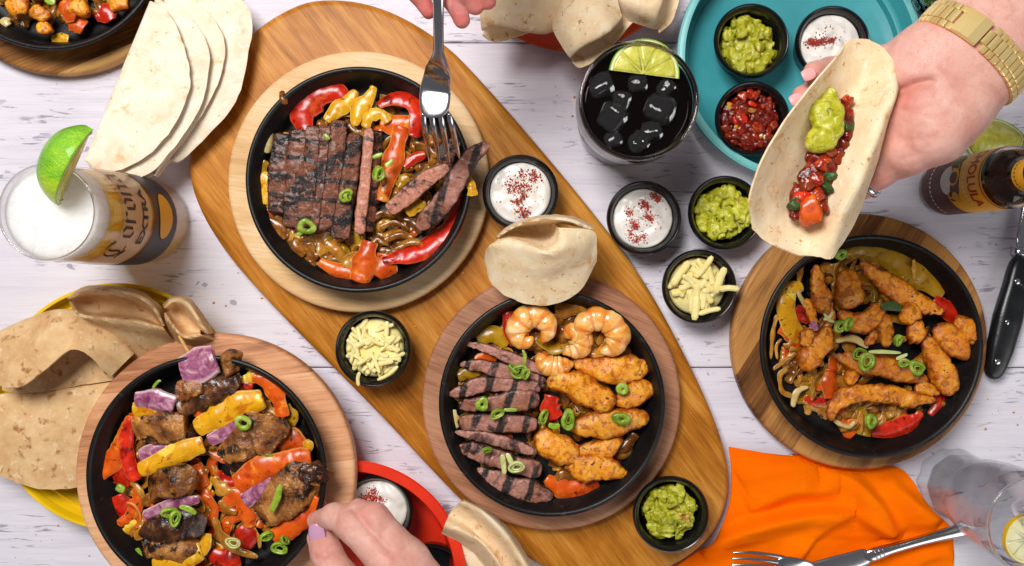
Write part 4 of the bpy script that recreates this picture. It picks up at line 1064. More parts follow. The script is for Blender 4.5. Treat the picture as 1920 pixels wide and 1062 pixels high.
ice(1248, 166, .102, .0085, .9, 'ice cube in the cola by the end of the lime slice', 8)
ice(1150, 262, .102, .0080, .5, 'small ice cube in the cola against the glass wall', 9)
ice(1196, 158, .102, .0090, .1, 'ice cube in the cola tucked under the lime slice', 5)
def citrus(name, label, cat, c, right, up, r, th, half, rind, pith, flesh):
    t = thing(name, label, cat, tuple(c))
    R_ = np.array(right, float); R_ /= np.linalg.norm(R_); U_ = np.array(up, float); U_ -= R_ * (R_ @ U_); U_ /= np.linalg.norm(U_); N_ = np.cross(R_, U_)
    a0, a1 = (0, math.pi) if half else (0, 2 * math.pi)
    def band(r0, r1, hh, part, m):
        n = 60; V = []
        for a in np.linspace(a0, a1, n):
            d = R_ * math.cos(a) + U_ * math.sin(a)
            V += [c + d * r0 - N_ * hh, c + d * r1 - N_ * hh, c + d * r1 + N_ * hh, c + d * r0 + N_ * hh]
        F = gridF(n, 4, True)
        if half: F += [(0, 1, 2, 3), (4 * n - 1, 4 * n - 2, 4 * n - 3, 4 * n - 4)]
        mk(part, V, F, MAT[m], t, smooth=False)
    band(r * .965, r, th / 2, 'rind', rind); band(r * .90, r * .965, th / 2 * .97, 'pith', pith)
    band(0.0006, r * .902, th / 2 * .80, 'membrane', flesh)
    ns = 5 if half else 9
    for k in range(ns):
        b0 = a0 + (a1 - a0) * k / ns + .022; b1 = a0 + (a1 - a0) * (k + 1) / ns - .022
        mid = (b0 + b1) / 2; V = []; n = 10
        ring = [c + (R_ * math.cos(mid) + U_ * math.sin(mid)) * r * .10] + [c + (R_ * math.cos(a) + U_ * math.sin(a)) * r * .888 for a in np.linspace(b0, b1, n)]
        ring = np.array(ring); cen = ring.mean(0)
        V = np.vstack([ring - N_ * th * .46, ring + N_ * th * .44, cen + (ring - cen) * .7 + N_ * th * .54, cen + (ring - cen) * .7 - N_ * th * .5]); q = len(ring)
        F = [(i, (i + 1) % q, q + (i + 1) % q, q + i) for i in range(q)] + [(q + i, q + (i + 1) % q, 2 * q + (i + 1) % q, 2 * q + i) for i in range(q)] + [tuple(range(2 * q, 3 * q))] + [tuple(range(q))]
        mk('segment', V[:3 * q], F, MAT[flesh], t)
citrus('lime_slice', 'half slice of lime floating against the rim of the cola glass', 'lime slice', W(1207, 140, .1105), (1, -.13, 0.02), (.1, 1, .12), .0285, .0042, True, 'lime_rind', 'lime_pith', 'lime_flesh')

# ================================================================ hot sauce bottle
hc = np.array([.4055, .0635, .0005])
ht = thing('sauce_bottle', 'small brown hot sauce bottle with an orange label', 'sauce bottle', tuple(hc))
hprof = [(.0225, 0), (.0250, .0018), (.0255, .006), (.0255, .117), (.0247, .1213), (.0218, .1252), (.0172, .1282), (.0142, .1310), (.0130, .1350), (.0125, .150), (.0122, .172), (.0138, .174), (.0140, .180), (.0132, .184)]
ri = vessel(hprof, .0018, .005, hc, 'brown_glass', 'glass_body', ht)
fill(ri, .0055, .1120, hc, 'sauce', 'hot_sauce', ht, over=-.0003)
rh = lambda z: float(np.interp(z, [p[1] for p in hprof], [p[0] for p in hprof]))
f0 = math.atan2(.10, -1.0)
V2, F2 = patch(-.042, .042, -.0300, .0300); mk('paper_label', on_cyl(V2, hc, rh, f0, .0850, .0003), F2, MAT['print_orange'], ht, recalc=False)
V2, F2 = patch(-.042, .042, -.0225, .0225); mk('label_border', on_cyl(V2, hc, rh, f0, .0325, .0003), F2, MAT['print_brown'], ht, recalc=False)
for zz, mm in ((.1125, 'print_red'), (.1105, 'print_gold'), (.0555, 'print_gold')):
    V2, F2 = patch(-.042, .042, -.0008, .0008); mk('label_line', on_cyl(V2, hc, rh, f0, zz, .0005), F2, MAT[mm], ht, recalc=False)
V2, F2 = text_flat('CHOLULA', .0185, .0004); V2 = V2 * [.66, 1]
V2[:, 1] += -.0045 * (V2[:, 0] / .03) ** 2
mk('lettering', on_cyl(V2, hc, rh, f0, .0930, .0006), F2, MAT['print_red'], ht, recalc=False)
mb = MB(); rng = random.Random(2)
for zz, n_ in ((.026, 17), (.086, 13)):
    for k in range(n_):
        V2, F2 = oval(.0013, .0013, 8, 1); u = (k - (n_ - 1) / 2) * .0040
        mb.add(on_cyl(V2 + [u, -.003 * (u / .03) ** 2], hc, rh, f0, zz, .0006), F2)
mb.build('bead_row', MAT['print_white'], ht, recalc=False, kind='stuff')
for (u, v, a, b, mm, L) in ((0, .062, .020, .0175, 'print_brown', .0005), (-.002, .0690, .0075, .0100, 'print_orange', .0007), (0, .0560, .0125, .0095, 'print_white', .0009), (-.001, .0700, .0050, .0062, 'print_brown', .0011), (-.018, .066, .006, .007, 'print_green', .0007), (.016, .068, .005, .006, 'print_gold', .0007)):
    V2, F2 = oval(a, b, 22, 3); mk('label_emblem', on_cyl(V2 + [u, 0], hc, rh, f0, v, L), F2, MAT[mm], ht, recalc=False)
V2, F2 = patch(-.030, .030, -.008, .008); mk('neck_label', on_cyl(V2, hc, lambda z: .0128, f0, .1450, .0004), F2, MAT['print_orange'], ht, recalc=False)
mb = MB()
for k in range(11):
    V2, F2 = oval(.0009, .0009, 8, 1); mb.add(on_cyl(V2 + [(k - 5) * .0030, 0], hc, lambda z: .0128, f0, .1415, .0007), F2)
mb.build('neck_bead_row', MAT['print_brown'], ht, recalc=False, kind='stuff')

# ================================================================ water glass
gc = np.array([.410, -.211, .0005])
gt = thing('water_glass', 'tall footed glass of iced water with lemon, standing by the napkin', 'glass', tuple(gc))
gprof = [(.0285, 0), (.0310, .0015), (.0315, .006), (.0300, .030), (.0295, .046), (.0320, .055), (.0350, .064), (.0372, .085), (.0385, .115), (.0395, .142)]
P = np.array(gprof); H = .142; base = .018
zz = np.linspace(base, H - .0006, 40); rin = np.interp(zz, P[:, 1], P[:, 0]) - .0020
V, F = lathe([(0, 0)] + gprof + [(.0389, .1428), (.0380, .1426)] + list(zip(rin[::-1], zz[::-1])) + [(rin[0] * .7, base - .001), (0, base - .0012)], gc, 120)
ang = np.arctan2(V[:, 1] - gc[1], V[:, 0] - gc[0]); zl = V[:, 2] - gc[2]; rl = np.hypot(V[:, 0] - gc[0], V[:, 1] - gc[1])
k = 1 + .035 * np.cos(10 * ang) * np.clip((.052 - zl) / .02, 0, 1) * (rl > .0270)
V[:, 0] = gc[0] + (V[:, 0] - gc[0]) * k; V[:, 1] = gc[1] + (V[:, 1] - gc[1]) * k
mk('glass_body', V, F, MAT['thin_tumbler'], gt)
riw = lambda z: float(np.interp(z, zz, rin))
fill(riw, .0185, .1180, gc, 'still_water', 'water', gt)
V, F = lathe([(.0396, .1416), (.0401, .1428), (.0395, .1440), (.0382, .1441), (.0376, .1428), (.0382, .1416)], gc, 96, closed=True)
mk('glass_rim', V, F, MAT['glass'], gt)
ice(1930, 960, .121, .0110, .5, 'ice cube in the water glass above the lemon', 11)
ice(1962, 1010, .119, .0105, 1.3, 'ice cube in the water glass at the picture edge', 12)
citrus('lemon_slice', 'lemon slice in the water glass', 'lemon slice', W(1925, 1010, .1195), (1, .5, -.1), (-.5, 1, .1), .0200, .0040, False, 'lemon_rind', 'lime_pith', 'lemon_flesh')

# ================================================================ napkin and cutlery
rows = [[(1366, 838), (1430, 848), (1500, 854), (1580, 866), (1640, 875), (1688, 879), (1712, 902)],
        [(1371, 890), (1430, 893), (1500, 900), (1580, 906), (1650, 915), (1705, 928), (1741, 950)],
        [(1366, 950), (1430, 948), (1500, 950), (1580, 957), (1660, 966), (1720, 980), (1785, 990)],
        [(1342, 1004), (1410, 1002), (1500, 1002), (1590, 1006), (1670, 1010), (1740, 1014), (1788, 1014)],
        [(1285, 1050), (1390, 1050), (1490, 1050), (1590, 1050), (1670, 1050), (1740, 1050), (1788, 1050)],
        [(1215, 1092), (1370, 1100), (1480, 1105), (1590, 1110), (1670, 1112), (1740, 1114), (1788, 1116)]]
G = loftgrid([[W(x, y, .004) for x, y in r] for r in rows], 110, 130)
PXY = np.stack([G[..., 0] / (D - .004) * FPX + CX, CY - G[..., 1] / (D - .004) * FPX], -1)
def ridge(pts, h, wa, wb):
    P = cr(np.array(pts, float), 60); d = PXY[:, :, None, :] - P[None, None]; q = np.linalg.norm(d, axis=-1); i = q.argmin(-1); dist = q.min(-1)
    T = np.gradient(P, axis=0)[i]; dd = np.take_along_axis(d, i[..., None, None].repeat(2, -1), 2)[:, :, 0]
    side = T[..., 0] * dd[..., 1] - T[..., 1] * dd[..., 0]
    end = np.clip(1.3 - np.abs(i / 59 * 2 - 1) * 1.3, 0, 1) ** .5
    return h * end * np.exp(-(dist / np.where(side > 0, wa, wb)) ** 2)
Zn = .0030 + abs(.0030 * fbm(G, 18, 4, 3)) + .0010 * fbm(G * [1.0, 2.2, 1], 60, 8, 2)
for r in (([(1310, 1030), (1400, 985), (1500, 962), (1600, 956)], .0090, 26, 9), ([(1478, 1075), (1520, 1010), (1560, 975), (1606, 956)], .0050, 8, 26), ([(1385, 900), (1440, 872), (1530, 868)], .0060, 30, 22),
          ([(1540, 880), (1600, 905), (1650, 960), (1668, 1005)], .0062, 36, 14), ([(1400, 950), (1480, 915), (1570, 915)], .0060, 18, 34), ([(1660, 900), (1712, 945), (1760, 985)], .0055, 30, 14), ([(1600, 958), (1640, 985), (1690, 1010)], .0045, 10, 20), ([(1690, 1085), (1730, 1045), (1786, 1035)], .0040, 14, 24)):
    Zn = Zn + (1.5 if r[0][0][1] > 1060 else 2.2) * ridge(*r)
under = np.exp(-((PXY[..., 0] - 1612) ** 2 + (PXY[..., 1] - 641) ** 2 < 262 ** 2).astype(float) * 3)
Zn = np.where((PXY[..., 0] - 1612) ** 2 + (PXY[..., 1] - 641) ** 2 < 246 ** 2, -.001, Zn)
G[..., 2] = np.maximum(Zn, .0012)
V, F = solid(G, .0010)
mk('napkin', V, F, MAT['napkin'], label='bright orange crumpled cloth napkin between oval board and water glass', category='napkin')
def pxw(n, z=.03): return PX(n, z)
def fork(label, shaft, sw, tines, tw, z_t):
    t = thing('fork', label, 'fork', tuple(W(*shaft[0])))
    V, F, A = sweep([W(*p) for p in shaft], [pxw(k, z_t) for k in sw], [.0022, .0020, .0018, .0016, .0012, .0010, .0010], 60, 20, 2.6, 14, twist=-7)
    mk('handle', V, F, MAT['steel'], t)
    for p in tines:
        V, F, A = sweep([W(*q) for q in p], [pxw(tw * 1.1, z_t), pxw(tw, z_t), pxw(tw * .8, z_t), pxw(tw * .45, z_t)], [.0012, .0012, .0011, .0007], 26, 12, 3, 16)
        mk('tine', V, F, MAT['steel'], t)
fork('steel fork held upright from above, its tines in the steak strips', [(822, -60, .226), (822, 20, .21), (822, 110, .178), (821, 140, .160), (817, 165, .1500), (815, 195, .1498), (818, 222, .1502)], [9.5, 9.5, 9, 9.5, 24, 29, 29.5],
     [[(793, 212, .147), (796, 240, .139), (801, 270, .118), (806, 300, .092)], [(809, 213, .147), (813, 242, .139), (819, 275, .117), (824, 308, .090)], [(825, 213, .147), (831, 242, .139), (837, 275, .117), (843, 306, .090)], [(841, 212, .147), (848, 240, .139), (855, 270, .118), (862, 298, .092)]], 5.0, .13)
fork('silver fork lying on the orange napkin', [(1452, 1056, .016), (1470, 1060, .0165), (1495, 1067, .016), (1518, 1076, .014), (1560, 1095, .014), (1640, 1130, .014), (1700, 1158, .014)], [17, 22, 24, 15, 7, 8, 11],
     [[(1476, 1046, .0165), (1440, 1040, .017), (1405, 1036, .016), (1372, 1037, .014)], [(1470, 1056, .0165), (1436, 1051, .017), (1402, 1048, .016), (1370, 1048, .014)], [(1468, 1066, .0165), (1434, 1062, .017), (1400, 1060, .016), (1370, 1060, .014)], [(1466, 1076, .0165), (1432, 1073, .017), (1400, 1072, .016), (1370, 1073, .014)]], 3.6, .016)
kt = thing('table_knife', 'silver table knife lying across the orange napkin', 'knife', tuple(W(1630, 1043, .012)))
V, F, A = sweep([W(1415, 1106, .0125), W(1500, 1080, .0135), W(1560, 1063, .0145), W(1632, 1042, .0155)], [pxw(5), pxw(19), pxw(20), pxw(17)], .0008, 40, 10, 2.2, 30); mk('blade', V, F, MAT['steel'], kt)
V, F, A = sweep([W(1620, 1045, .0155), W(1640, 1039, .016), W(1665, 1031, .016), W(1740, 1010, .016), W(1830, 988, .016)], [pxw(16), pxw(9), pxw(9), pxw(11), pxw(16)], [.003, .0042, .0040, .0040, .0042], 50, 18, 2.6, 10); mk('handle', V, F, MAT['steel'], kt)
for k, x in enumerate((1640, 1647, 1654)):
    y = 1039 - (x - 1640) * .3
    V, F, A = sweep([W(x - 1.5, y + .5, .016), W(x + 1.5, y - .5, .016)], pxw(11.5), .0048, 8, 18, 2.4, 4); mk('collar', V, F, MAT['steel'], kt)
st = thing('steak_knife', 'knife with a worn black handle at the edge by the spiced chicken', 'knife', tuple(W(1885, 600, 0)))
V, F, A = sweep([W(1859, 712, .0095), W(1868, 680, .010), W(1885, 615, .0105), W(1903, 540, .0105), W(1916, 478, .010)], [pxw(17), pxw(24), pxw(27), pxw(23), pxw(19)], [.0065, .0080, .0085, .0075, .0065], 50, 20, 3.0, 12, amp=.0003, freq=80); mk('handle', V, F, MAT['black_handle'], st)
V, F, A = sweep([W(1915, 482, .010), W(1918, 466, .010)], pxw(20), .0070, 8, 18, 3, 8); mk('bolster', V, F, MAT['steel'], st)
V, F, A = sweep([W(1917, 470, .010), W(1934, 380, .0085), W(1950, 250, .006)], [pxw(17), pxw(18), pxw(8)], .0009, 26, 10, 2.2, 16); mk('blade', V, F, MAT['steel'], st)
for x, y in ((1869, 678), (1888, 604), (1906, 528)):
    p = W(x, y, .0165); V, F = lathe([(0, 0), (.0028, 0), (.0028, .0019), (.0022, .0024), (0, .0025)], p, 16); mk('rivet', V, F, MAT['steel'], st)
# a glass of herbs behind the wrist
ec = np.array([(1742 - CX) / 2000 - .008, (CY - 12) / 2000, .0005])
et = thing('herb_glass', 'small glass of dark green herbs behind the watch wrist', 'glass', tuple(ec))
ri = vessel([(.020, 0), (.0235, .003), (.0250, .030), (.0262, .055)], .002, .006, ec, 'glass', 'glass_body', et)
R = random.Random(8)
for k in range(46):
    a, q = R.uniform(0, 6.283), .018 * math.sqrt(R.random()); p = ec + np.array([q * math.cos(a), q * math.sin(a), R.uniform(.030, .058)])
    d = np.array([R.gauss(0, 1), R.gauss(0, 1), R.uniform(-.5, .8)]); d *= .006 / np.linalg.norm(d)
    V, F, A = sweep([p - d, p + np.array([0, 0, .001]), p + d], .0034, .0004, 7, 6, 2, 2.2, seed=k); mk('herb_leaf', V, F, MAT['leaf'], et, recalc=False)
# ================================================================ food in the skillets
PANZ = {1: Z1, 2: Z2, 3: Z3, 4: Z4, 5: Z5}
KIND = {  # name, category, material, section exponent, end exponent, thickness ratio, lump, fine lump
    'steak': ('steak_slice', 'steak slice', 'steak', 7, 40, .62, .0008, .0007),
    'steakcut': ('steak_slice', 'steak slice', 'steak_pink', 5.0, 24, .80, .0009, .0007),
    'beef': ('beef_strip', 'beef strip', 'beef', 4.0, 12, .50, .0017, .0009),
    'beefcut': ('beef_strip', 'beef strip', 'beef_pink', 3.6, 12, .70, .0013, .0009),
    'chick': ('chicken_strip', 'chicken strip', 'chicken', 2.7, 4.4, .58, .0026, .0011),
    'chickd': ('chicken_strip', 'chicken strip', 'chicken_dark', 2.8, 5.0, .60, .0026, .0012),
    'red': ('pepper_strip', 'pepper strip', 'pepper_red', 8.0, 60, .13, .0014, .0003),
    'orange': ('pepper_strip', 'pepper strip', 'pepper_orange', 8.0, 60, .13, .0014, .0003),
    'yellow': ('pepper_strip', 'pepper strip', 'pepper_yellow', 8.0, 60, .13, .0014, .0003),
    'olive': ('pepper_strip', 'pepper strip', 'pepper_olive', 8.0, 60, .13, .0014, .0003),
    'onion': ('onion_strand', 'onion strand', 'onion', 4, 14, .14, .0010, 0),
    'pale': ('onion_strand', 'onion strand', 'onion_pale', 3.0, 12, .30, .0005, 0),
    'oniond': ('onion_strand', 'onion strand', 'onion_brown', 4, 14, .13, .0012, 0),
    'spring': ('spring_onion_strip', 'spring onion', 'spring', 2.6, 8, .35, .0002, 0),
    'prawn': ('prawn', 'prawn', 'prawn', 2.1, 3.2, .88, .0009, .0004)}
SEED = [100]
def shape(kind, path, w, lift, z0, tr=None, **kw):
    nm, cat, mat, e, q, t0, a1, a2 = KIND[kind]
    SEED[0] += 1
    P = [W(p[0], p[1], z0 + (lift + (p[2] if len(p) > 2 else 0)) / 1000) for p in path]
    zz = z0 + lift / 1000
    hw = [PX(x / 2, zz) for x in np.atleast_1d(w)]
    L = np.linalg.norm(np.diff(np.array(P), axis=0), axis=1).sum()
    n = int(np.clip(L / .0011, 18, 72)); m = 26 if max(hw) > .004 else 14
    th = [x * (tr or t0) for x in hw]
    k = dict(e=e, q=q, amp=a1, amp2=a2, freq=110, freq2=380, seed=SEED[0])
    if kind in ('chick', 'chickd'): k.update(crease=.0012 if kind == 'chickd' else .0011, fcr=120, wvar=.24, freq=85)
    if kind in ('steak', 'beef', 'beefcut'): k.update(crease=.0006, fcr=170)
    if kind in ('red', 'orange', 'yellow', 'olive'): k.update(arch=.30, wvar=.25, freq=70, crease=.0005, fcr=90); hw = [x * 1.2 for x in hw]
    if kind in ('onion', 'pale', 'oniond'): k.update(arch=.35, wvar=.35)
    if kind == 'chick': hw = [x * 1.02 for x in hw]
    if kind == 'chickd' and not kw: hw = [x * .87 for x in hw]
    if kind == 'prawn': hw = [x * 1.20 for x in hw]
    if kind == 'steak' and abs(P[0][1] - P[-1][1]) > .06: hw = [x * 1.10 for x in hw]
    th = [x * (tr or t0) for x in hw]
    if kind in ('beef', 'beefcut'): k['wvar'] = .18
    k.update(kw)
    return sweep(P, hw if len(hw) > 1 else hw[0], th if len(th) > 1 else th[0], n, m, **k)
def piece(pan, kind, path, w, lift, label, group=None, mat=None, **kw):
    nm, cat, mt = KIND[kind][:3]
    V, F, A = shape(kind, path, w, lift, PANZ[pan], **kw)
    o = mk(nm, V, F, MAT[mat or mt], attrs=A, label=label, category=cat, group=group)
    if kind in ('red', 'orange', 'yellow', 'olive', 'steak', 'steakcut'): auto_smooth(o, 42)
    return o
def ring(pan, px, py, r, lift, label, tilt=15, az=0, asp=1.0, h=3.0, mat='spring', inner=.60, parent=None, name='spring_onion_ring'):
    z = PANZ[pan] + lift / 1000; c = W(px, py, z); R0 = PX(r, z); hh = h / 2000
    V, F = lathe([(R0 * inner, -hh), (R0 * .96, -hh), (R0, -hh * .6), (R0, hh * .6), (R0 * .96, hh), (R0 * inner, hh), (R0 * (inner - .05), 0)], (0, 0, 0), 30, closed=True)
    if inner > .5:
        i2 = inner * .80
        V2, F2 = lathe([(R0 * i2 * .72, -hh * .7), (R0 * i2, -hh * .7), (R0 * i2 * 1.02, hh * .8), (R0 * i2 * .72, hh * .8)], (R0 * .06, 0, -.0002), 30, closed=True)
        F = F + [tuple(q + len(V) for q in f) for f in F2]; V = np.vstack([V, V2])
    an = np.arctan2(V[:, 1], V[:, 0]); V = V * (1 + .10 * np.sin(2 * an + px) + .06 * np.sin(3 * an + py))[:, None] ** [1, 1, 0]
    V = V * [1, asp, 1] + (fbm(V, 200, int(px), 2) * .0008)[:, None]
    M = np.array(Matrix.Rotation(math.radians(az), 3, 'Z') @ Matrix.Rotation(math.radians(tilt), 3, 'X'))
    V = V @ M.T + c
    return mk(name, V, F, MAT[mat], parent, label=label, category='spring onion' if label else None, group='sliced spring onion on the food' if label else None)
def bed(pan, name, label, kinds, n, region, seed, lift=(1.5, 8), w=(14, 30), L=(24, 60)):
    """the uncountable tangle of cut onion under the countable pieces"""
    R = random.Random(seed)
    for kind, cnt in zip(kinds, n):
        mb = MB()
        for k in range(cnt):
            cx, cy_, rx, ry = R.choice(region)
            a, q = R.uniform(0, 6.28), math.sqrt(R.random()); x, y = cx + rx * q * math.cos(a), cy_ + ry * q * math.sin(a)
            b = R.uniform(0, 6.28); l = R.uniform(*L) / 2; cv = R.uniform(-.8, .8) * l
            d = np.array([math.cos(b), math.sin(b)]); s = np.array([-d[1], d[0]])
            pts = [(*(np.array([x, y]) + d * l * u + s * cv * (u * u - .4)), R.uniform(-1.5, 1.5)) for u in (-1, -.5, 0, .5, 1)]
            pcx, pcy, pr = {1: (668, 340, 176), 2: (1035, 762, 176), 3: (383, 898, 184), 4: (1640, 652, 178), 5: (90, -125, 182)}[pan]
            far = max(math.hypot(p_[0] - pcx, p_[1] - pcy) for p_ in pts)
            if far > pr:                                     # keep every strand inside the pan wall
                mx_, my_ = np.mean([p_[0] for p_ in pts]), np.mean([p_[1] for p_ in pts]); k_ = (far - pr) / (math.hypot(mx_ - pcx, my_ - pcy) + 1e-6)
                pts = [(p_[0] - (mx_ - pcx) * k_, p_[1] - (my_ - pcy) * k_, p_[2]) for p_ in pts]
            V, F, A = shape(kind, pts, R.uniform(*w), R.uniform(*lift), PANZ[pan], twist=R.uniform(-45, 45))
            mb.add(V, F, A)
        what = {'oniond': 'brown onion petals', 'onion': 'golden onion petals', 'orange': 'orange pepper scraps', 'yellow': 'yellow pepper scraps', 'red': 'red pepper scraps', 'olive': 'dull yellow pepper scraps'}[kind]
        o = mb.build(name if 'onion' in what else 'pepper_scraps', MAT[KIND[kind][2]], recalc=False, kind='stuff', label=what + ' in the ' + label, category='fried onions' if 'onion' in what else 'pepper scraps')

# ---- skillet 1: sliced steak
bed(1, 'fried_onions', 'tangle of brown glazed onions under the steak', ['oniond', 'onion', 'olive', 'orange'], [70, 40, 16, 8], [(690, 470, 130, 42), (740, 400, 60, 60), (540, 430, 45, 60), (770, 330, 50, 60), (660, 260, 90, 60)], 1)
bed(1, 'fried_onions', 'dark bits around the steak', ['oniond'], [110], [(672, 345, 165, 160)], 2, lift=(1, 3), w=(14, 30), L=(14, 40))
g = 'slices of grilled steak'
piece(1, 'steak', [(531, 250), (524, 320), (520, 402)], [28, 36, 30], 11, 'outermost steak slice at the far left of the grilled row', g)
piece(1, 'steak', [(561, 242), (555, 330), (545, 428)], [30, 33, 30], 12, 'second steak slice from the pan wall, crossed by char lines', g)
piece(1, 'steak', [(588, 236), (582, 330), (567, 440)], [26, 29, 28], 12.5, 'third steak slice from the pan wall, with a spring onion slice at its end', g)
piece(1, 'steak', [(611, 236), (604, 330), (590, 440)], [24, 26, 26], 12, 'narrow steak slice just before the raised one', g)
piece(1, 'steak', [(637, 226), (629, 320), (612, 436)], [30, 33, 31], 16, 'raised steak slice with a blackened upper end', g, twist=8)
piece(1, 'steak', [(667, 250), (655, 340), (636, 450)], [26, 32, 36], 16, 'steak slice carrying a curled spring onion, next to the pink cut one', g, twist=10)
piece(1, 'steak', [(706, 244), (700, 330), (688, 436)], [20, 22, 22], 13, 'dark crust side of the last steak slice by the red pepper', g, twist=40)
piece(1, 'steakcut', [(693, 240), (686, 330), (674, 440)], [20, 22, 24], 19, 'steak slice turned to show its long pink cut face', g, twist=0, tr=.6)
piece(1, 'steakcut', [(842, 312, 8), (800, 338, 4), (764, 368, 0), (728, 396, -3)], [20, 34, 36, 28], 21, 'pink steak strip pinned under the fork tines', 'steak strips on the fork', tr=.45)
piece(1, 'beef', [(864, 250, 2), (850, 275, 2), (836, 312, 0)], [18, 26, 20], 22, 'dark seared steak piece behind the fork tines', 'steak strips on the fork', mat='steak')
piece(1, 'beef', [(918, 268, 10), (886, 294, 7), (860, 330, 3), (836, 374, 0), (802, 410, -5), (783, 430, -7)], [20, 30, 36, 36, 36, 26], 31, 'long charred steak strip reaching past the pan rim onto the fork', 'steak strips on the fork', mat='beef', amp=.0019)
p = 'peppers and onions around the sliced steak'
piece(1, 'red', [(573, 248), (566, 212), (590, 180), (628, 172), (648, 184)], [20, 36, 46, 40, 22], 12, 'thick glossy orange-red pepper wedge at the top of the steak skillet', p, mat='pepper_red')
piece(1, 'yellow', [(612, 228), (630, 206), (652, 192), (668, 170)], [14, 24, 28, 14], 13, 'curled yellow pepper beside the glossy red wedge', p)
piece(1, 'yellow', [(664, 236), (672, 205), (690, 186), (702, 162)], [14, 26, 26, 12], 15, 'yellow pepper curl standing up at the top of the steak skillet', p)
piece(1, 'yellow', [(684, 240), (694, 218), (716, 214), (728, 230)], [14, 20, 20, 12], 15, 'small yellow pepper curl between steak and red pepper', p)
piece(1, 'red', [(708, 196), (740, 183), (772, 190), (784, 215), (778, 258)], [14, 26, 30, 26, 22], 16, 'red pepper arch under the fork neck', p, twist=25)
piece(1, 'orange', [(712, 234), (745, 232), (782, 226)], [22, 34, 24], 11, 'flat orange-red pepper piece between red arch and steak', p)
piece(1, 'orange', [(752, 236), (742, 280), (728, 330), (714, 378)], [24, 30, 30, 22], 13, 'long orange pepper strip running down beside the pink steak slice', p)
piece(1, 'red', [(798, 290), (775, 298), (758, 314)], [12, 16, 12], 10, 'short dark red pepper end under the fork', p)
piece(1, 'red', [(868, 356), (858, 400), (834, 438), (790, 468), (742, 482), (716, 488)], [16, 26, 32, 32, 30, 20], 15, 'long bright red pepper strip curving along the lower pan wall', p, twist=-20)
piece(1, 'orange', [(722, 476), (718, 496), (702, 516)], [40, 44, 30], 13, 'orange pepper flap joining the long red strip', p)
piece(1, 'orange', [(692, 452), (684, 490), (672, 530)], [24, 38, 38], 17, 'upright orange pepper end at the bottom of the steak skillet', p)
piece(1, 'red', [(598, 490), (628, 506), (660, 514)], [14, 22, 18], 11, 'dark orange-red pepper strip low in the steak skillet', p, mat='pepper_orange')
piece(1, 'yellow', [(876, 372), (866, 410), (850, 440)], [8, 15, 10], 13, 'thin yellow pepper strip against the pan wall by the red strip', p, twist=40)
piece(1, 'yellow', [(874, 330, 18), (884, 350, 22), (886, 368, 22)], [12, 18, 16], 10, 'yellow pepper end hanging over the pan rim', p)
piece(1, 'yellow', [(760, 398), (780, 386), (798, 380)], [16, 22, 12], 14, 'pale yellow pepper bit between the two fork strips', p)
piece(1, 'yellow', [(748, 352), (756, 340), (764, 330)], [14, 22, 14], 12, 'green-yellow pepper bit beside the long orange strip', p, mat='pepper_olive')
piece(1, 'pale', [(514, 224), (504, 256), (501, 288)], [10, 22, 14], 13, 'pale onion petal on the left wall of the steak skillet', p, twist=30)
piece(1, 'olive', [(496, 300), (488, 320), (496, 352), (508, 390)], [12, 22, 20, 12], 11, 'dull yellow pepper strip beside the outermost steak slice', p)
piece(1, 'olive', [(474, 356), (484, 332), (500, 346), (496, 384)], [12, 20, 20, 12], 13, 'curled brownish pepper loop by the pan wall', p, mat='pepper_yellow')
piece(1, 'oniond', [(492, 404), (512, 418), (540, 446)], [16, 26, 16], 10, 'brown onion petal at the lower end of the steak slices', p)
piece(1, 'oniond', [(528, 170, 14), (530, 186, 16), (538, 196, 15)], [10, 14, 9], 11, 'tiny burnt onion bit on the pan rim above the steak', p)
piece(1, 'oniond', [(640, 500), (672, 488), (700, 476)], [26, 32, 20], 10, 'translucent onion piece with ribs near the orange pepper ends', p, mat='onion')
for i, (x0, y0, x1, y1, x2, y2) in enumerate([(712, 430, 740, 418, 762, 430), (720, 452, 748, 440, 775, 446), (740, 466, 770, 452, 792, 456), (700, 414, 716, 402, 740, 408), (756, 412, 776, 420, 790, 438), (690, 462, 708, 446, 730, 462)]):
    piece(1, 'oniond', [(x0, y0), (x1, y1), (x2, y2)], [10, 15, 9], 11 + i % 3, 'glazed brown onion strand ' + ('nearest the pink cut slice', 'right above the orange pepper flap', 'touching the long red pepper strip', 'just below the pinned pink strip', 'farthest from the steak slices', 'beside the upright orange pepper end')[[3, 1, 2, 0, 4, 5][i]] + ' in the steak pan', 'glazed onion strands by the steak', twist=25 * (i % 3 - 1))
ring(1, 575, 425, 17, 25, 'round pale green spring onion slice on the lower end of the steak', 20, 20, .9, 4, inner=.42)
piece(1, 'spring', [(574, 430), (562, 438), (554, 441)], [9, 8, 6], 24, 'little spring onion tail on the lower end of the steak', None)
ring(1, 648, 366, 14, 29, 'curled spring onion ring on the raised steak slice', 35, 40, .8)
ring(1, 652, 370, 9, 31, 'small inner spring onion curl on the raised steak slice', 60, 100, .8)
ring(1, 710, 326, 14, 28, 'tall green spring onion tube on the pink steak slice', 50, 60, .85, 6)
piece(1, 'spring', [(722, 312), (732, 305), (736, 298)], [10, 9, 6], 27, 'spring onion flake beside the tall green tube', None)
piece(1, 'spring', [(698, 296), (708, 292), (718, 288)], [7, 9, 6], 26, 'spring onion sliver at the top of the pink slice', None)
piece(1, 'spring', [(608, 252), (614, 258), (618, 262)], [8, 9, 6], 24, 'spring onion flake near the blackened steak end', None)

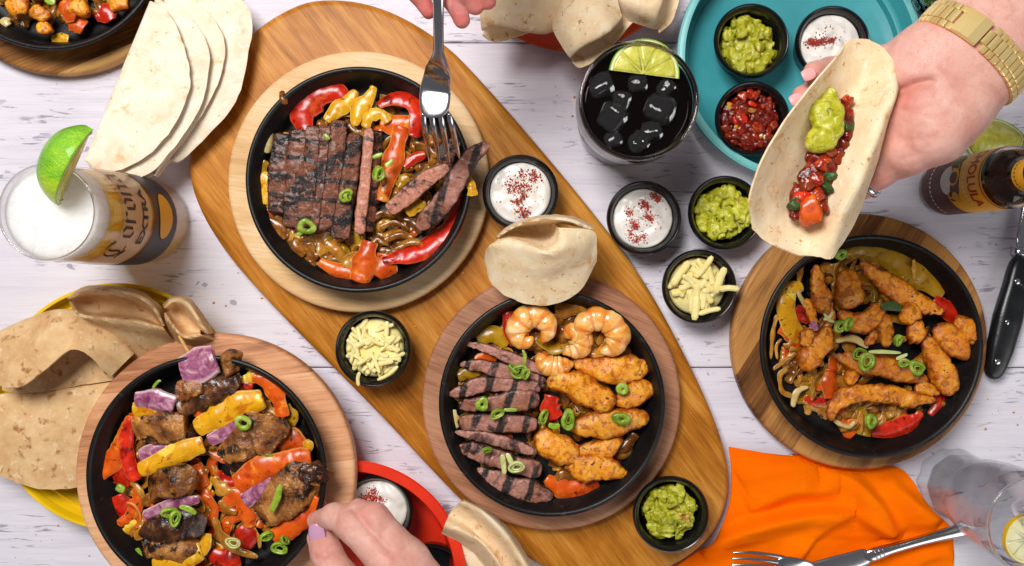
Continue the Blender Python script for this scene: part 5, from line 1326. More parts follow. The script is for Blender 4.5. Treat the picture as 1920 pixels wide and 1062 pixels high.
# ---- skillet 2: beef, prawns, chicken
bed(2, 'fried_onions', 'tangle of brown onions under the beef and chicken', ['oniond', 'onion', 'olive', 'orange'], [70, 40, 18, 8], [(940, 760, 90, 140), (1060, 800, 120, 110), (1100, 640, 110, 60)], 11)
g = 'beef strips in the mixed skillet'
piece(2, 'beefcut', [(868, 643), (905, 652), (952, 670), (1000, 688), (1032, 700)], [10, 16, 22, 24, 18], 13, 'thin pink beef strip at the top of the beef row', g)
piece(2, 'beef', [(862, 684), (900, 686), (950, 698), (1024, 720)], [20, 28, 30, 26], 13, 'second beef strip down, beneath the tangle of spring onion', g, mat='beef')
piece(2, 'beef', [(842, 741), (872, 732), (905, 722), (960, 722), (1014, 728)], [18, 34, 34, 26, 22], 15, 'dark beef strip with a knobbly end touching the pan wall', g, mat='beef')
piece(2, 'beef', [(858, 760), (920, 756), (968, 750), (1012, 748)], [22, 34, 38, 34], 15, 'wide beef strip with two char bars and a spring onion disc', g)
piece(2, 'beef', [(860, 791), (930, 793), (1008, 795)], [30, 34, 32], 15, 'straight beef strip with even grill bars in mid row', g)
piece(2, 'beefcut', [(852, 810), (900, 818), (950, 830), (1002, 848)], [12, 20, 24, 20], 15, 'thin pink beef strip in the lower half of the row', g)
piece(2, 'beef', [(856, 838), (905, 850), (960, 868), (1016, 884)], [24, 38, 40, 34], 14, 'broad ragged beef strip under the pale onion loops', g, amp=.0019)
piece(2, 'beef', [(893, 880), (930, 898), (985, 918), (1038, 932)], [18, 40, 46, 30], 12, 'lowest dark beef strip by the orange pepper', g, amp=.0022)
g = 'prawns in the mixed skillet'
def prawn(path, w, lift, label):
    P = np.array([(*p, 0)[:3] for p in path], float); c = P.mean(0); k = .86 if len(path) > 5 else 1.0
    P[:, :2] = c[:2] + (P[:, :2] - c[:2]) * k
    piece(2, 'prawn', [tuple(p) for p in P], w, lift, label, g, wprof=lambda s: 1 - .10 * np.abs(np.cos(s * np.pi * 6.5)) ** 10)
prawn([(1018, 646, 2), (1032, 622, 2), (1022, 596, 1), (996, 588, 0), (972, 604, 0), (968, 630, 0), (985, 644, 3), (1000, 634, 6)], [24, 34, 38, 40, 40, 40, 36, 20], 19, 'coiled prawn farthest from the chicken, under the curled tortilla')
prawn([(1052, 668), (1064, 662), (1086, 656), (1092, 636), (1074, 620), (1056, 630)], [14, 24, 38, 40, 38, 22], 17, 'small prawn between the two big coiled prawns')
prawn([(1101, 649, 5), (1087, 627, 3), (1097, 599, 3), (1127, 593, 3), (1155, 607, 3), (1163, 635, 3), (1147, 659, 3), (1125, 665, 5)], [22, 34, 38, 40, 42, 42, 38, 22], 19, 'large coiled prawn close to the pan wall')
prawn([(1010, 662), (1020, 680), (1042, 688), (1076, 682)], [20, 36, 34, 18], 19, 'curved prawn tail lying against the first chicken strip')
g = 'chicken strips in the mixed skillet'
piece(2, 'chick', [(1074, 678), (1112, 690), (1160, 694), (1205, 688), (1228, 682)], [26, 44, 50, 46, 28], 14, 'long golden chicken strip just below the prawns', g)
piece(2, 'chick', [(1024, 716), (1062, 716), (1104, 736), (1152, 762)], [34, 54, 64, 44], 20, 'thick golden chicken piece at the centre of the pan', g)
piece(2, 'chick', [(1152, 758), (1182, 742), (1210, 730), (1224, 722)], [30, 46, 52, 32], 14, 'golden chicken piece by the pan wall with a spring onion slice', g)
piece(2, 'chick', [(1064, 800), (1110, 798), (1165, 790), (1218, 782)], [36, 50, 50, 32], 15, 'straight golden chicken strip marked by two spring onion slices', g)
piece(2, 'chick', [(1014, 806), (1030, 832), (1062, 846), (1086, 862)], [36, 60, 56, 34], 18, 'browned knobbly chicken piece next to the beef ends', g, amp=.0028)
piece(2, 'chick', [(1072, 850), (1110, 846), (1145, 836), (1168, 824)], [22, 32, 32, 18], 14, 'narrow golden chicken strip in the lower right group', g)
piece(2, 'chick', [(1058, 876), (1095, 878), (1140, 880), (1180, 892)], [28, 48, 48, 28], 16, 'lowest chicken strip with a browned ridge, by the pepper arc', g, amp=.0026)
p = 'peppers and onions in the mixed skillet'
piece(2, 'red', [(952, 584), (956, 616), (966, 648)], [18, 28, 20], 11, 'dark red pepper piece beside the first prawn', p)
piece(2, 'red', [(1036, 742), (1032, 762), (1042, 786)], [18, 28, 22], 14, 'small red pepper piece in the middle of the pan', p)
piece(2, 'orange', [(1024, 896), (1048, 914), (1084, 920), (1122, 904)], [20, 34, 34, 16], 10, 'orange pepper arc at the bottom of the mixed skillet', p)
piece(2, 'olive', [(1040, 584), (1076, 578), (1104, 566)], [20, 26, 18], 10, 'yellow-brown onion petal under the edge of the curled tortilla', p, mat='onion')
piece(2, 'olive', [(896, 640), (926, 626), (950, 650)], [18, 24, 16], 8, 'dull yellow pepper strip above the beef row', p)
piece(2, 'olive', [(858, 706), (880, 700), (900, 706)], [20, 26, 16], 7, 'olive pepper bit between the upper beef strips', p)
piece(2, 'pale', [(851, 768), (853, 785), (856, 804)], [10, 15, 10], 9, 'pale onion strip against the pan wall beside the beef', p)
piece(2, 'pale', [(1176, 610), (1186, 622), (1190, 640)], [14, 20, 14], 12, 'pale onion end beside the large prawn', p)
piece(2, 'oniond', [(1040, 906), (1058, 890), (1090, 896)], [14, 22, 14], 10, 'olive-brown onion loop over the orange pepper arc', p)
piece(2, 'oniond', [(1150, 850), (1176, 836), (1190, 812)], [16, 26, 16], 9, 'dark onion petal by the pan wall below the chicken', p)
ring(2, 973, 697, 17, 26, 'widest spring onion ring of the tangle on the second beef strip', 25, 10, .8, inner=.74)
ring(2, 985, 701, 12, 28, 'small spring onion ring of the tangle on the second beef strip', 50, 70, .8, inner=.7)
ring(2, 964, 692, 11, 27, 'tilted spring onion ring at the edge of the beef tangle', 60, 150, .8, inner=.7)
piece(2, 'spring', [(982, 684), (984, 668), (980, 656)], [6, 7, 5], 26, 'thin spring onion sliver standing above the beef tangle', None)
ring(2, 904, 758, 13, 29, 'solid round spring onion disc on the wide beef strip', 15, 0, 1, 4, inner=.30)
ring(2, 932, 776, 13, 27, 'open spring onion ring lying across two beef strips', 30, 30, .8, inner=.76)
piece(2, 'spring', [(944, 769), (958, 769), (970, 769)], [6, 7, 6], 27, 'short green spring onion bar beside the open ring', None)
ring(2, 1065, 788, 20, 28, 'large upright oval spring onion ring on the chicken end', 20, 95, .62, 4, inner=.52)
ring(2, 1165, 785, 17, 28, 'flat oval spring onion slice on the straight chicken strip', 15, 0, .72, 4, inner=.28)
ring(2, 1167, 729, 13, 26, 'spring onion slice on the chicken piece by the wall', 20, 50, .85, 4, inner=.25)
ring(2, 1019, 782, 14, 20, 'dark green spring onion ring between beef and chicken', 40, 70, .7, inner=.7)
piece(2, 'spring', [(1028, 797), (1040, 800), (1050, 797)], [10, 12, 8], 20, 'green spring onion flake under the straight chicken strip', None)
ring(2, 913, 844, 9, 27, 'small green spring onion ring on the broad ragged beef strip', 45, 20, .7, inner=.6)
ring(2, 968, 876, 15, 29, 'pale onion loop with an open end on the lower beef', 25, 0, .85, inner=.72, mat='spring_pale')
piece(2, 'spring', [(942, 852), (944, 872), (946, 890)], [9, 11, 8], 27, 'pale spring onion stalk beside the open loop', None, mat='spring_pale')
piece(2, 'spring', [(950, 850), (958, 866), (962, 880)], [8, 10, 7], 28, 'pale spring onion stalk leaning on the open loop', None, mat='spring_pale')

# ---- skillet 3: kebabs
bed(3, 'fried_onions', 'tangle of fried onions and peppers under the kebabs', ['onion', 'oniond', 'orange', 'yellow', 'red'], [80, 60, 44, 20, 14], [(440, 920, 90, 110), (300, 900, 80, 130), (500, 800, 40, 70), (330, 1030, 60, 40)], 21, lift=(2, 12), w=(11, 22), L=(26, 80))
sk = [(337, 634, 12), (372, 690, 12), (430, 780, 10), (500, 880, 8), (575, 975, 6)]
def kebab(label, stick, parts):
    t = thing('kebab_skewer', label, 'kebab skewer', tuple(W(stick[0][0], stick[0][1], Z3 + .012)))
    V, F, A = shape('spring', stick, 7, 16, Z3, tr=1.0, q=30, e=2); mk('stick', V, F, MAT['stick'], t)
    for nm, kind, path, w, lift, mat, kw in parts:
        V, F, A = shape(kind, path, w, lift, Z3, **kw)
        if nm == 'meat_chunk': V = facet(V, 7, SEED[0], (.58, .84))
        o = mk(nm, V, F, MAT[mat], t, attrs=A); auto_smooth(o, 38)
meat = dict(tr=.55, e=6, q=18, amp=.0036, amp2=.0012, crease=.0018, fcr=100, freq=60, wvar=.2)
pep = dict(tr=.24, e=8, q=60, amp=.0016, arch=.25, freq=60)
oni = dict(tr=.28, e=5, q=30, amp=.0008, crease=0, wvar=.12, arch=.2)
kebab('kebab skewer whose far end sticks out over the beech board, held by fingers', [(334, 628), (372, 690), (430, 780), (500, 880), (580, 985)], [
    ('onion_piece', 'red', [(338, 696), (372, 684), (404, 672)], [44, 56, 46], 27, 'red_onion', dict(tr=.24, e=9, q=80, amp=.0006, twist=14, crease=0, wvar=.06, arch=.25)),
    ('onion_piece', 'red', [(346, 712), (376, 702), (404, 698)], [20, 24, 18], 22, 'onion_pale', oni),
    ('meat_chunk', 'chickd', [(412, 690), (432, 684), (450, 692)], [44, 56, 44], 21, 'kebab', meat),
    ('meat_chunk', 'chickd', [(322, 752), (360, 742), (400, 724), (452, 704)], [52, 70, 66, 34], 19, 'kebab_dark', meat),
    ('meat_chunk', 'chickd', [(330, 742), (352, 726), (380, 720)], [30, 40, 30], 28, 'kebab', meat),
    ('pepper_piece', 'yellow', [(366, 806), (400, 786), (450, 764), (494, 748)], [26, 44, 46, 30], 22, 'pepper_yellow', pep),
    ('onion_piece', 'red', [(390, 828), (430, 806), (482, 774)], [18, 28, 20], 22, 'red_onion', oni),
    ('meat_chunk', 'chickd', [(398, 858), (430, 842), (480, 812), (544, 798)], [44, 74, 84, 46], 20, 'kebab', meat),
    ('meat_chunk', 'chickd', [(424, 880), (460, 862), (510, 842)], [24, 36, 26], 14, 'kebab_dark', meat),
    ('pepper_piece', 'orange', [(442, 912), (490, 880), (540, 868), (584, 862)], [28, 46, 46, 34], 24, 'pepper_orange', pep),
    ('onion_piece', 'red', [(456, 942), (485, 922), (516, 902)], [24, 36, 26], 23, 'red_onion', oni),
    ('meat_chunk', 'chickd', [(470, 968), (506, 952), (556, 910), (614, 892)], [48, 80, 80, 38], 22, 'kebab', meat),
    ('meat_chunk', 'chickd', [(560, 890), (594, 886), (622, 902)], [26, 36, 20], 27, 'kebab_dark', meat),
    ('pepper_piece', 'orange', [(508, 1008), (540, 992), (574, 970), (600, 934)], [26, 40, 40, 24], 22, 'pepper_orange', pep)])
kebab('kebab skewer lying along the pan side towards the yellow plate', [(272, 740), (295, 810), (318, 910), (335, 1010), (345, 1090)], [
    ('onion_piece', 'red', [(252, 750), (288, 752), (326, 766)], [22, 40, 36], 25, 'red_onion', dict(tr=.24, e=9, q=80, amp=.0006, twist=-14, crease=0, wvar=.10, arch=.25)),
    ('pepper_piece', 'yellow', [(248, 770), (270, 768), (296, 774)], [24, 30, 22], 22, 'pepper_yellow', pep),
    ('meat_chunk', 'chickd', [(252, 812), (282, 802), (320, 800), (356, 816)], [46, 66, 66, 44], 21, 'kebab', meat),
    ('meat_chunk', 'chickd', [(334, 800), (352, 812), (362, 832)], [26, 38, 26], 16, 'kebab_dark', meat),
    ('onion_piece', 'red', [(260, 856), (285, 850), (318, 840)], [22, 28, 16], 20, 'red_onion', oni),
    ('pepper_piece', 'yellow', [(260, 882), (300, 866), (344, 846), (382, 834)], [24, 36, 36, 28], 25, 'pepper_yellow', pep),
    ('meat_chunk', 'chickd', [(266, 918), (300, 902), (340, 898), (370, 908)], [48, 70, 74, 48], 22, 'kebab', meat),
    ('onion_piece', 'red', [(268, 968), (310, 952), (374, 936)], [16, 22, 14], 21, 'red_onion', oni),
    ('meat_chunk', 'chickd', [(266, 1012), (300, 990), (346, 976), (386, 990)], [40, 60, 60, 44], 25, 'kebab_dark', meat),
    ('meat_chunk', 'chickd', [(268, 1030), (306, 1022), (350, 1022), (376, 1030)], [36, 50, 52, 30], 19, 'kebab', meat),
    ('pepper_piece', 'yellow', [(286, 1062), (330, 1052), (378, 1034)], [28, 44, 26], 20, 'pepper_yellow', pep),
    ('meat_chunk', 'chickd', [(280, 1100), (330, 1092), (380, 1090)], [44, 60, 40], 20, 'kebab', meat)])
p = 'loose peppers and onions around the kebabs'
piece(3, 'orange', [(246, 780), (232, 812), (214, 856), (180, 910)], [18, 28, 30, 6], 14, 'pointed orange pepper strip nearest the yellow plate', p, q=14)
piece(3, 'red', [(246, 786), (236, 824), (240, 862), (256, 902)], [14, 24, 28, 14], 17, 'shiny red pepper strip along the second skewer', p, twist=20)
piece(3, 'red', [(206, 884), (228, 880), (250, 908)], [34, 52, 34], 10, 'crumpled red pepper flap beside the second skewer', p)
piece(3, 'red', [(216, 930), (226, 952), (246, 970)], [26, 34, 20], 9, 'dark red pepper piece below the crumpled flap', p)
piece(3, 'orange', [(256, 916), (254, 948), (240, 972), (220, 984)], [14, 20, 20, 12], 12, 'orange pepper loop hanging below the red flap', p)
piece(3, 'yellow', [(474, 706), (505, 720), (522, 750), (530, 784)], [18, 28, 30, 18], 17, 'yellow-orange pepper strip curving at the upper right of the kebabs', p, mat='pepper_orange')
piece(3, 'red', [(432, 736), (452, 722), (474, 726)], [18, 28, 18], 14, 'shredded red-orange pepper behind the first yellow pepper', p)
piece(3, 'yellow', [(452, 716), (480, 706), (498, 720)], [14, 22, 16], 15, 'amber pepper curl next to the shredded red pepper', p)
piece(3, 'orange', [(366, 780), (374, 772), (384, 770)], [18, 22, 16], 16, 'small orange pepper cube between the two skewers', p, tr=.6)
piece(3, 'yellow', [(520, 838), (544, 826), (566, 842)], [24, 44, 22], 14, 'yellow pepper flake under the third meat chunk', p, mat='pepper_orange')
piece(3, 'yellow', [(566, 852), (578, 840), (572, 826)], [10, 16, 10], 16, 'thin yellow pepper hook by the pan wall', p)
piece(3, 'onion', [(398, 896), (420, 920), (446, 924)], [16, 26, 16], 14, 'amber onion loop between the skewers', p)
piece(3, 'red', [(420, 950), (446, 930), (464, 960), (470, 990)], [22, 36, 34, 20], 14, 'orange-red pepper pile in the middle of the kebab pan', p, mat='pepper_orange')
piece(3, 'red', [(446, 990), (462, 1010), (458, 1030)], [20, 34, 20], 13, 'red-orange pepper strip below the middle pile', p)
piece(3, 'onion', [(400, 970), (414, 1006), (440, 1030), (484, 1046)], [12, 19, 19, 12], 17, 'wide amber onion arc at the bottom of the kebab pan', p)
piece(3, 'onion', [(410, 940), (428, 958), (444, 962)], [14, 22, 14], 15, 'short amber onion strand beside the middle pile', p)
piece(3, 'red', [(392, 1040), (424, 1052), (450, 1046)], [26, 42, 26], 11, 'orange-red pepper end at the bottom edge of the kebab pan', p)
piece(3, 'yellow', [(370, 1046), (384, 1020), (388, 1000)], [14, 22, 12], 18, 'yellow pepper strip against the last meat chunk', p)
piece(3, 'olive', [(536, 760), (548, 778), (548, 800)], [10, 16, 10], 9, 'dull green pepper strip on the far pan wall of the kebab pan', p)
ring(3, 456, 793, 15, 33, 'bright spring onion ring on the purple onion of the kebab', 20, 10, 1.0, 4, inner=.50)
ring(3, 318, 962, 16, 36, 'upper spring onion ring of the cluster on the dark mushroom cap', 35, 20, .8, inner=.66)
ring(3, 328, 972, 15, 38, 'lower spring onion ring of the cluster on the dark mushroom cap', 45, 80, .8, inner=.66)
piece(3, 'spring', [(336, 950), (352, 954), (368, 964)], [8, 12, 8], 36, 'curved spring onion strip beside the cluster on the mushroom cap', None)
piece(3, 'spring', [(526, 908), (520, 934), (508, 962)], [10, 14, 9], 38, 'long green spring onion strip across the last meat chunk', None)
ring(3, 502, 857, 13, 22, 'spring onion slice tucked under the meat by the pan wall', 30, 0, .7, 4, inner=.3)
ring(3, 500, 1006, 13, 26, 'upper spring onion ring of the pair beside the fingers', 40, 40, .8, inner=.66)
ring(3, 524, 1028, 15, 24, 'lower spring onion ring of the pair beside the fingers', 20, 0, .9, inner=.72)
ring(3, 534, 1014, 10, 26, 'small spring onion ring leaning on the pair beside the fingers', 60, 120, .8, inner=.66)
piece(3, 'spring', [(218, 912), (226, 916), (234, 920)], [14, 16, 12], 18, 'square spring onion flake on the crumpled red pepper', None, tr=.5)
piece(3, 'spring', [(256, 1028), (260, 1038), (264, 1048)], [10, 13, 9], 14, 'spring onion flake beside the mushroom cap at the pan wall', None)
piece(3, 'spring', [(286, 728), (296, 716), (302, 714)], [5, 6, 4], 30, 'thin spring onion thread above the purple onion', None)
ring(3, 437, 1018, 15, 30, 'white onion ring on the amber arc', 10, 0, .7, 2.5, inner=.76, mat='spring_pale')

# ---- skillet 4: spiced chicken
bed(4, 'fried_onions', 'tangle of soft onions under the spiced chicken', ['oniond', 'onion', 'orange', 'olive'], [30, 80, 14, 14], [(1620, 660, 130, 110), (1520, 690, 60, 80), (1640, 770, 90, 30), (1640, 520, 100, 40)], 31, w=(10, 20), L=(30, 70))
g = 'spiced chicken strips'
piece(4, 'chickd', [(1530, 496), (1534, 530), (1540, 560), (1550, 592)], [28, 42, 44, 28], 15, 'slim upright chicken strip beside the yellow pepper', g)
piece(4, 'chickd', [(1592, 504), (1590, 530), (1594, 560), (1600, 578)], [60, 78, 76, 50], 18, 'broad block of spiced chicken at the top centre', g, tr=.5)
piece(4, 'chickd', [(1572, 584), (1600, 604), (1628, 600), (1652, 568)], [26, 40, 44, 30], 16, 'chicken piece bending like an elbow below the broad block', g)
piece(4, 'chickd', [(1612, 492), (1650, 522), (1700, 556), (1768, 588)], [24, 42, 50, 38], 19, 'longest straight chicken strip slanting toward the pan wall', g)
piece(4, 'chickd', [(1662, 588), (1660, 618), (1660, 652)], [24, 36, 28], 17, 'short upright chicken strip in the centre of the pan', g)
piece(4, 'chickd', [(1710, 566), (1706, 586), (1694, 608)], [30, 42, 28], 22, 'small knotted chicken lump below the longest strip', g)
piece(4, 'chickd', [(1700, 620), (1716, 624), (1732, 634)], [36, 50, 36], 21, 'round chicken lump beside the knotted one', g)
piece(4, 'chickd', [(1734, 632), (1752, 668), (1770, 704), (1784, 742)], [36, 50, 52, 38], 18, 'thick chicken strip pointing down at the pan wall', g)
piece(4, 'chickd', [(1752, 612), (1776, 632), (1800, 654), (1814, 676)], [36, 52, 52, 32], 17, 'chicken piece resting against the right pan wall', g)
piece(4, 'chickd', [(1788, 604), (1812, 612), (1832, 646)], [30, 48, 34], 19, 'rounded chicken end nearest the worn black knife', g)
piece(4, 'chickd', [(1502, 694), (1520, 668), (1538, 646), (1556, 612)], [44, 58, 46, 22], 18, 'forked chicken piece, longer prong, by the onion loops', g)
piece(4, 'chickd', [(1506, 650), (1512, 634), (1522, 618)], [34, 38, 24], 19, 'stubby chicken prong beside the forked piece', g)
piece(4, 'chickd', [(1564, 666), (1606, 680), (1660, 686), (1710, 702), (1742, 718)], [28, 44, 50, 44, 28], 14, 'chicken strip lying under the spring onion rings', g)
piece(4, 'chickd', [(1556, 790), (1566, 760), (1600, 738), (1650, 738), (1704, 748), (1756, 750)], [28, 42, 44, 46, 46, 28], 19, 'long bent chicken strip along the bottom of the pan', g)
piece(4, 'chickd', [(1548, 560), (1556, 586), (1560, 604)], [20, 30, 20], 13, 'small chicken strip wedged between the slim strip and the broad block', g)
piece(4, 'chickd', [(1622, 648), (1640, 628), (1650, 604)], [18, 28, 20], 13, 'narrow dark chicken strip behind the short upright one', g)
piece(4, 'chickd', [(1716, 722), (1740, 732), (1764, 730)], [22, 32, 22], 13, 'half hidden chicken piece under the thick strip', g)
piece(4, 'chickd', [(1650, 538), (1676, 566), (1690, 560)], [20, 28, 20], 13, 'dark chicken piece under the middle of the longest strip', g)
piece(4, 'chickd', [(1510, 560), (1520, 590), (1528, 612)], [18, 26, 18], 12, 'small chicken sliver behind the yellow pepper strip', g)
piece(4, 'chickd', [(1582, 706), (1594, 708), (1604, 716)], [32, 38, 28], 20, 'small chicken lump above the long bent strip', g)
p = 'peppers and onions around the spiced chicken'
piece(4, 'yellow', [(1506, 536), (1482, 546), (1475, 580), (1484, 612), (1506, 640)], [18, 28, 30, 30, 18], 13, 'curved yellow pepper strip on the near side of the slim chicken strip', p)
piece(4, 'olive', [(1580, 476), (1630, 466), (1680, 482), (1728, 514), (1768, 556)], [22, 38, 50, 48, 20], 8, 'wide dull yellow pepper curving along the upper pan wall', p)
piece(4, 'red', [(1752, 560), (1784, 588), (1812, 606), (1830, 640)], [16, 28, 30, 16], 9, 'dark red pepper strip along the right pan wall', p)
piece(4, 'red', [(1634, 812), (1672, 806), (1710, 792), (1730, 774)], [14, 26, 28, 16], 13, 'glossy red pepper strip at the bottom of the chicken pan', p)
piece(4, 'red', [(1756, 740), (1764, 760), (1752, 784)], [20, 28, 18], 10, 'red pepper end under the thick chicken strip', p)
piece(4, 'orange', [(1462, 614), (1482, 624), (1500, 650)], [18, 32, 22], 10, 'orange pepper flap behind the forked chicken piece', p)
piece(4, 'red', [(1492, 578), (1506, 588), (1522, 600)], [20, 30, 20], 9, 'dark orange-red pepper between yellow pepper and chicken', p)
piece(4, 'orange', [(1560, 692), (1556, 720), (1560, 748)], [18, 26, 18], 10, 'orange pepper strip above the long bent chicken strip', p)
piece(4, 'red', [(1508, 748), (1530, 752), (1550, 752)], [10, 16, 10], 8, 'thin dark red pepper strip at the lower left of the pan', p)
o_g = 'loose onion strands in the chicken pan'
for pth, w_, lab in [
    ([(1493, 540), (1506, 564), (1524, 590)], 10, 'straight pale onion strand crossing the yellow pepper'),
    ([(1458, 590), (1450, 626), (1446, 674)], 9, 'onion strand standing against the left pan wall'),
    ([(1466, 636), (1456, 650), (1458, 674)], 9, 'short hooked onion strand by the left pan wall'),
    ([(1494, 664), (1472, 678), (1450, 694)], 11, 'slanting onion strand below the orange flap'),
    ([(1478, 692), (1464, 706), (1468, 734), (1490, 744)], 12, 'onion loop below the slanting strand'),
    ([(1516, 726), (1496, 736), (1487, 764)], 13, 'thick pale onion hook at the lower left'),
    ([(1524, 706), (1526, 728), (1524, 752)], 11, 'upright onion strand beside the thick hook'),
    ([(1714, 486), (1716, 506), (1716, 526)], 11, 'onion strand lying on the dull yellow pepper'),
    ([(1766, 756), (1790, 762), (1814, 752)], 11, 'onion strand reaching the lower right pan wall'),
    ([(1562, 788), (1590, 800), (1604, 790)], 10, 'onion strand under the long bent chicken strip'),
    ([(1614, 770), (1618, 796), (1616, 812)], 12, 'upright onion strand near the bottom spring onion ring'),
    ([(1656, 770), (1660, 788), (1648, 800)], 11, 'onion hook beside the glossy red pepper'),
    ([(1744, 788), (1756, 792), (1766, 784)], 14, 'short pale onion end at the bottom pan wall'),
    ([(1506, 496), (1502, 512), (1500, 528)], 12, 'onion strand above the yellow pepper strip'),
    ([(1566, 640), (1600, 634), (1628, 652)], 13, 'brown onion arc behind the big spring onion ring')]:
    piece(4, 'pale' if w_ in (10, 13) else 'onion', pth, [w_ * .7, w_, w_ * .7], 12, lab, o_g, twist=20)
ring(4, 1576, 612, 14, 31, 'first of two touching spring onion rings below the broad block', 25, 20, .85, inner=.62)
ring(4, 1590, 608, 13, 32, 'second of two touching spring onion rings below the broad block', 35, 60, .85, inner=.62)
ring(4, 1625, 678, 19, 29, 'big dark spring onion ring in the middle of the chicken pan', 25, 80, .9, 4, inner=.70)
ring(4, 1612, 664, 15, 24, 'dull spring onion ring half under the big dark ring', 15, 30, .8, inner=.78, mat='spring')
ring(4, 1719, 690, 16, 30, 'bright oval spring onion ring by the thick chicken strip', 20, -30, .8, 4, inner=.52)
ring(4, 1694, 680, 13, 28, 'spring onion ring beside the bright oval one', 25, 10, .7, inner=.64)
ring(4, 1684, 638, 10, 27, 'green spring onion disc under the knotted lump', 30, 60, .9, 4, inner=.25)
ring(4, 1633, 790, 15, 26, 'spring onion ring with pale core near the glossy red pepper', 20, 75, .8, 4, inner=.40)
piece(4, 'spring', [(1650, 576), (1672, 574), (1692, 580)], [12, 20, 12], 24, 'dark green leaf slice under the longest chicken strip', None, mat='leaf')
ring(4, 1577, 478, 12, 20, 'spring onion slice at the top edge under the taco', 20, 20, .8, 4, inner=.3)
piece(4, 'spring', [(1628, 660), (1654, 660), (1690, 662)], [6, 8, 5], 30, 'white onion shred across the middle of the chicken pan', None, mat='spring_pale')
piece(4, 'spring', [(1680, 674), (1694, 668), (1702, 664)], [6, 8, 5], 31, 'short white onion shred by the bright oval ring', None, mat='spring_pale')
piece(4, 'spring', [(1544, 600), (1556, 594), (1562, 584)], [5, 7, 4], 30, 'white onion shred beside the two touching rings', None, mat='spring_pale')
piece(4, 'spring', [(1545, 588), (1554, 600), (1566, 604)], [5, 7, 4], 30, 'second white onion shred crossing beside the two touching rings', None, mat='spring_pale')
piece(4, 'red', [(1520, 606), (1528, 612), (1532, 620)], [8, 12, 8], 30, 'purple onion shred on the stubby chicken prong', None, mat='red_onion')

# ---- skillet 5: the corner pan
bed(5, 'fried_onions', 'brown onions in the corner skillet', ['oniond', 'onion'], [40, 24], [(120, -10, 130, 60)], 41)
g = 'browned chicken pieces in the corner skillet'
for pth, w_, lab in [([(14, 22), (36, 14), (52, 24)], [34, 44, 30], 'browned chicken lump at the frame edge of the corner skillet'),
                     ([(60, 12), (72, 26), (96, 30)], [30, 38, 26], 'browned chicken piece next to the lump at the frame edge'),
                     ([(136, 4), (152, 16), (166, 10)], [36, 50, 34], 'browned chicken piece in the middle of the corner skillet'),
                     ([(206, 18), (224, 8), (238, -4)], [30, 40, 30], 'pale browned chicken piece nearest the corner pan rim'),
                     ([(70, 44), (84, 54), (96, 48)], [20, 30, 20], 'small dark chicken bit above the bare pan floor'),
                     ([(40, -20), (80, -24), (130, -16)], [40, 50, 40], 'long chicken strip at the top of the corner skillet'),
                     ([(170, -30), (210, -36), (240, -30)], [30, 44, 30], 'chicken strip at the far side of the corner skillet')]:
    piece(5, 'chickd', pth, w_, 18, lab, g, mat='chicken')
p = 'peppers in the corner skillet'
piece(5, 'orange', [(116, 2), (128, 18), (144, 26)], [26, 38, 26], 20, 'bright orange pepper square in the corner skillet', p)
piece(5, 'orange', [(128, 42), (144, 44), (158, 52)], [20, 28, 20], 14, 'lower orange pepper piece in the corner skillet', p)
piece(5, 'yellow', [(96, 74), (112, 72), (128, 74)], [12, 16, 10], 8, 'yellow pepper sliver by the corner pan rim', p)
piece(5, 'pale', [(2, 36), (8, 42), (14, 50)], [14, 20, 12], 10, 'pale onion end at the frame edge of the corner skillet', p)
piece(5, 'red', [(176, 30), (196, 24), (206, 40)], [20, 30, 20], 9, 'dark red pepper piece by the corner pan rim', p)
piece(5, 'spring', [(86, -4), (94, 2), (104, 4)], [14, 16, 10], 26, 'green pepper flake at the top of the corner skillet', p)

# ---- crumbs shed round the dishes
R = random.Random(77); mb = MB()
for (cx, cy_, rx, ry, z, n) in [(700, 600, 70, 26, ZO, 9), (900, 600, 60, 60, ZO, 10), (1180, 620, 60, 60, ZO, 8), (1290, 860, 50, 60, ZO, 8), (820, 820, 60, 50, ZO, 8), (440, 330, 40, 90, ZO, 8), (620, 660, 40, 30, 0, 4), (1180, 520, 60, 40, 0, 7), (1330, 640, 40, 40, 0, 8), (1800, 520, 60, 120, 0, 9), (1850, 780, 50, 40, 0, 8), (120, 1010, 80, 40, 0, 6), (420, 560, 60, 40, 0, 7), (1080, 180, 60, 60, 0, 7)]:
    for _ in range(n):
        p = W(cx + rx * R.gauss(0, .6), cy_ + ry * R.gauss(0, .6), z + .0004); a = abs(R.gauss(0, .0006)) + .0003
        V = p + np.array([[a * R.uniform(.6, 1.4) * math.cos(k * 1.2566), a * R.uniform(.6, 1.4) * math.sin(k * 1.2566), 0] for k in range(5)] + [[0, 0, a * .9]])
        mb.add(V, [(k, (k + 1) % 5, 5) for k in range(5)])
mb.build('food_crumbs', MAT['onion'], recalc=False, kind='stuff', label='scattered crumbs shed on the boards and table', category='crumbs')
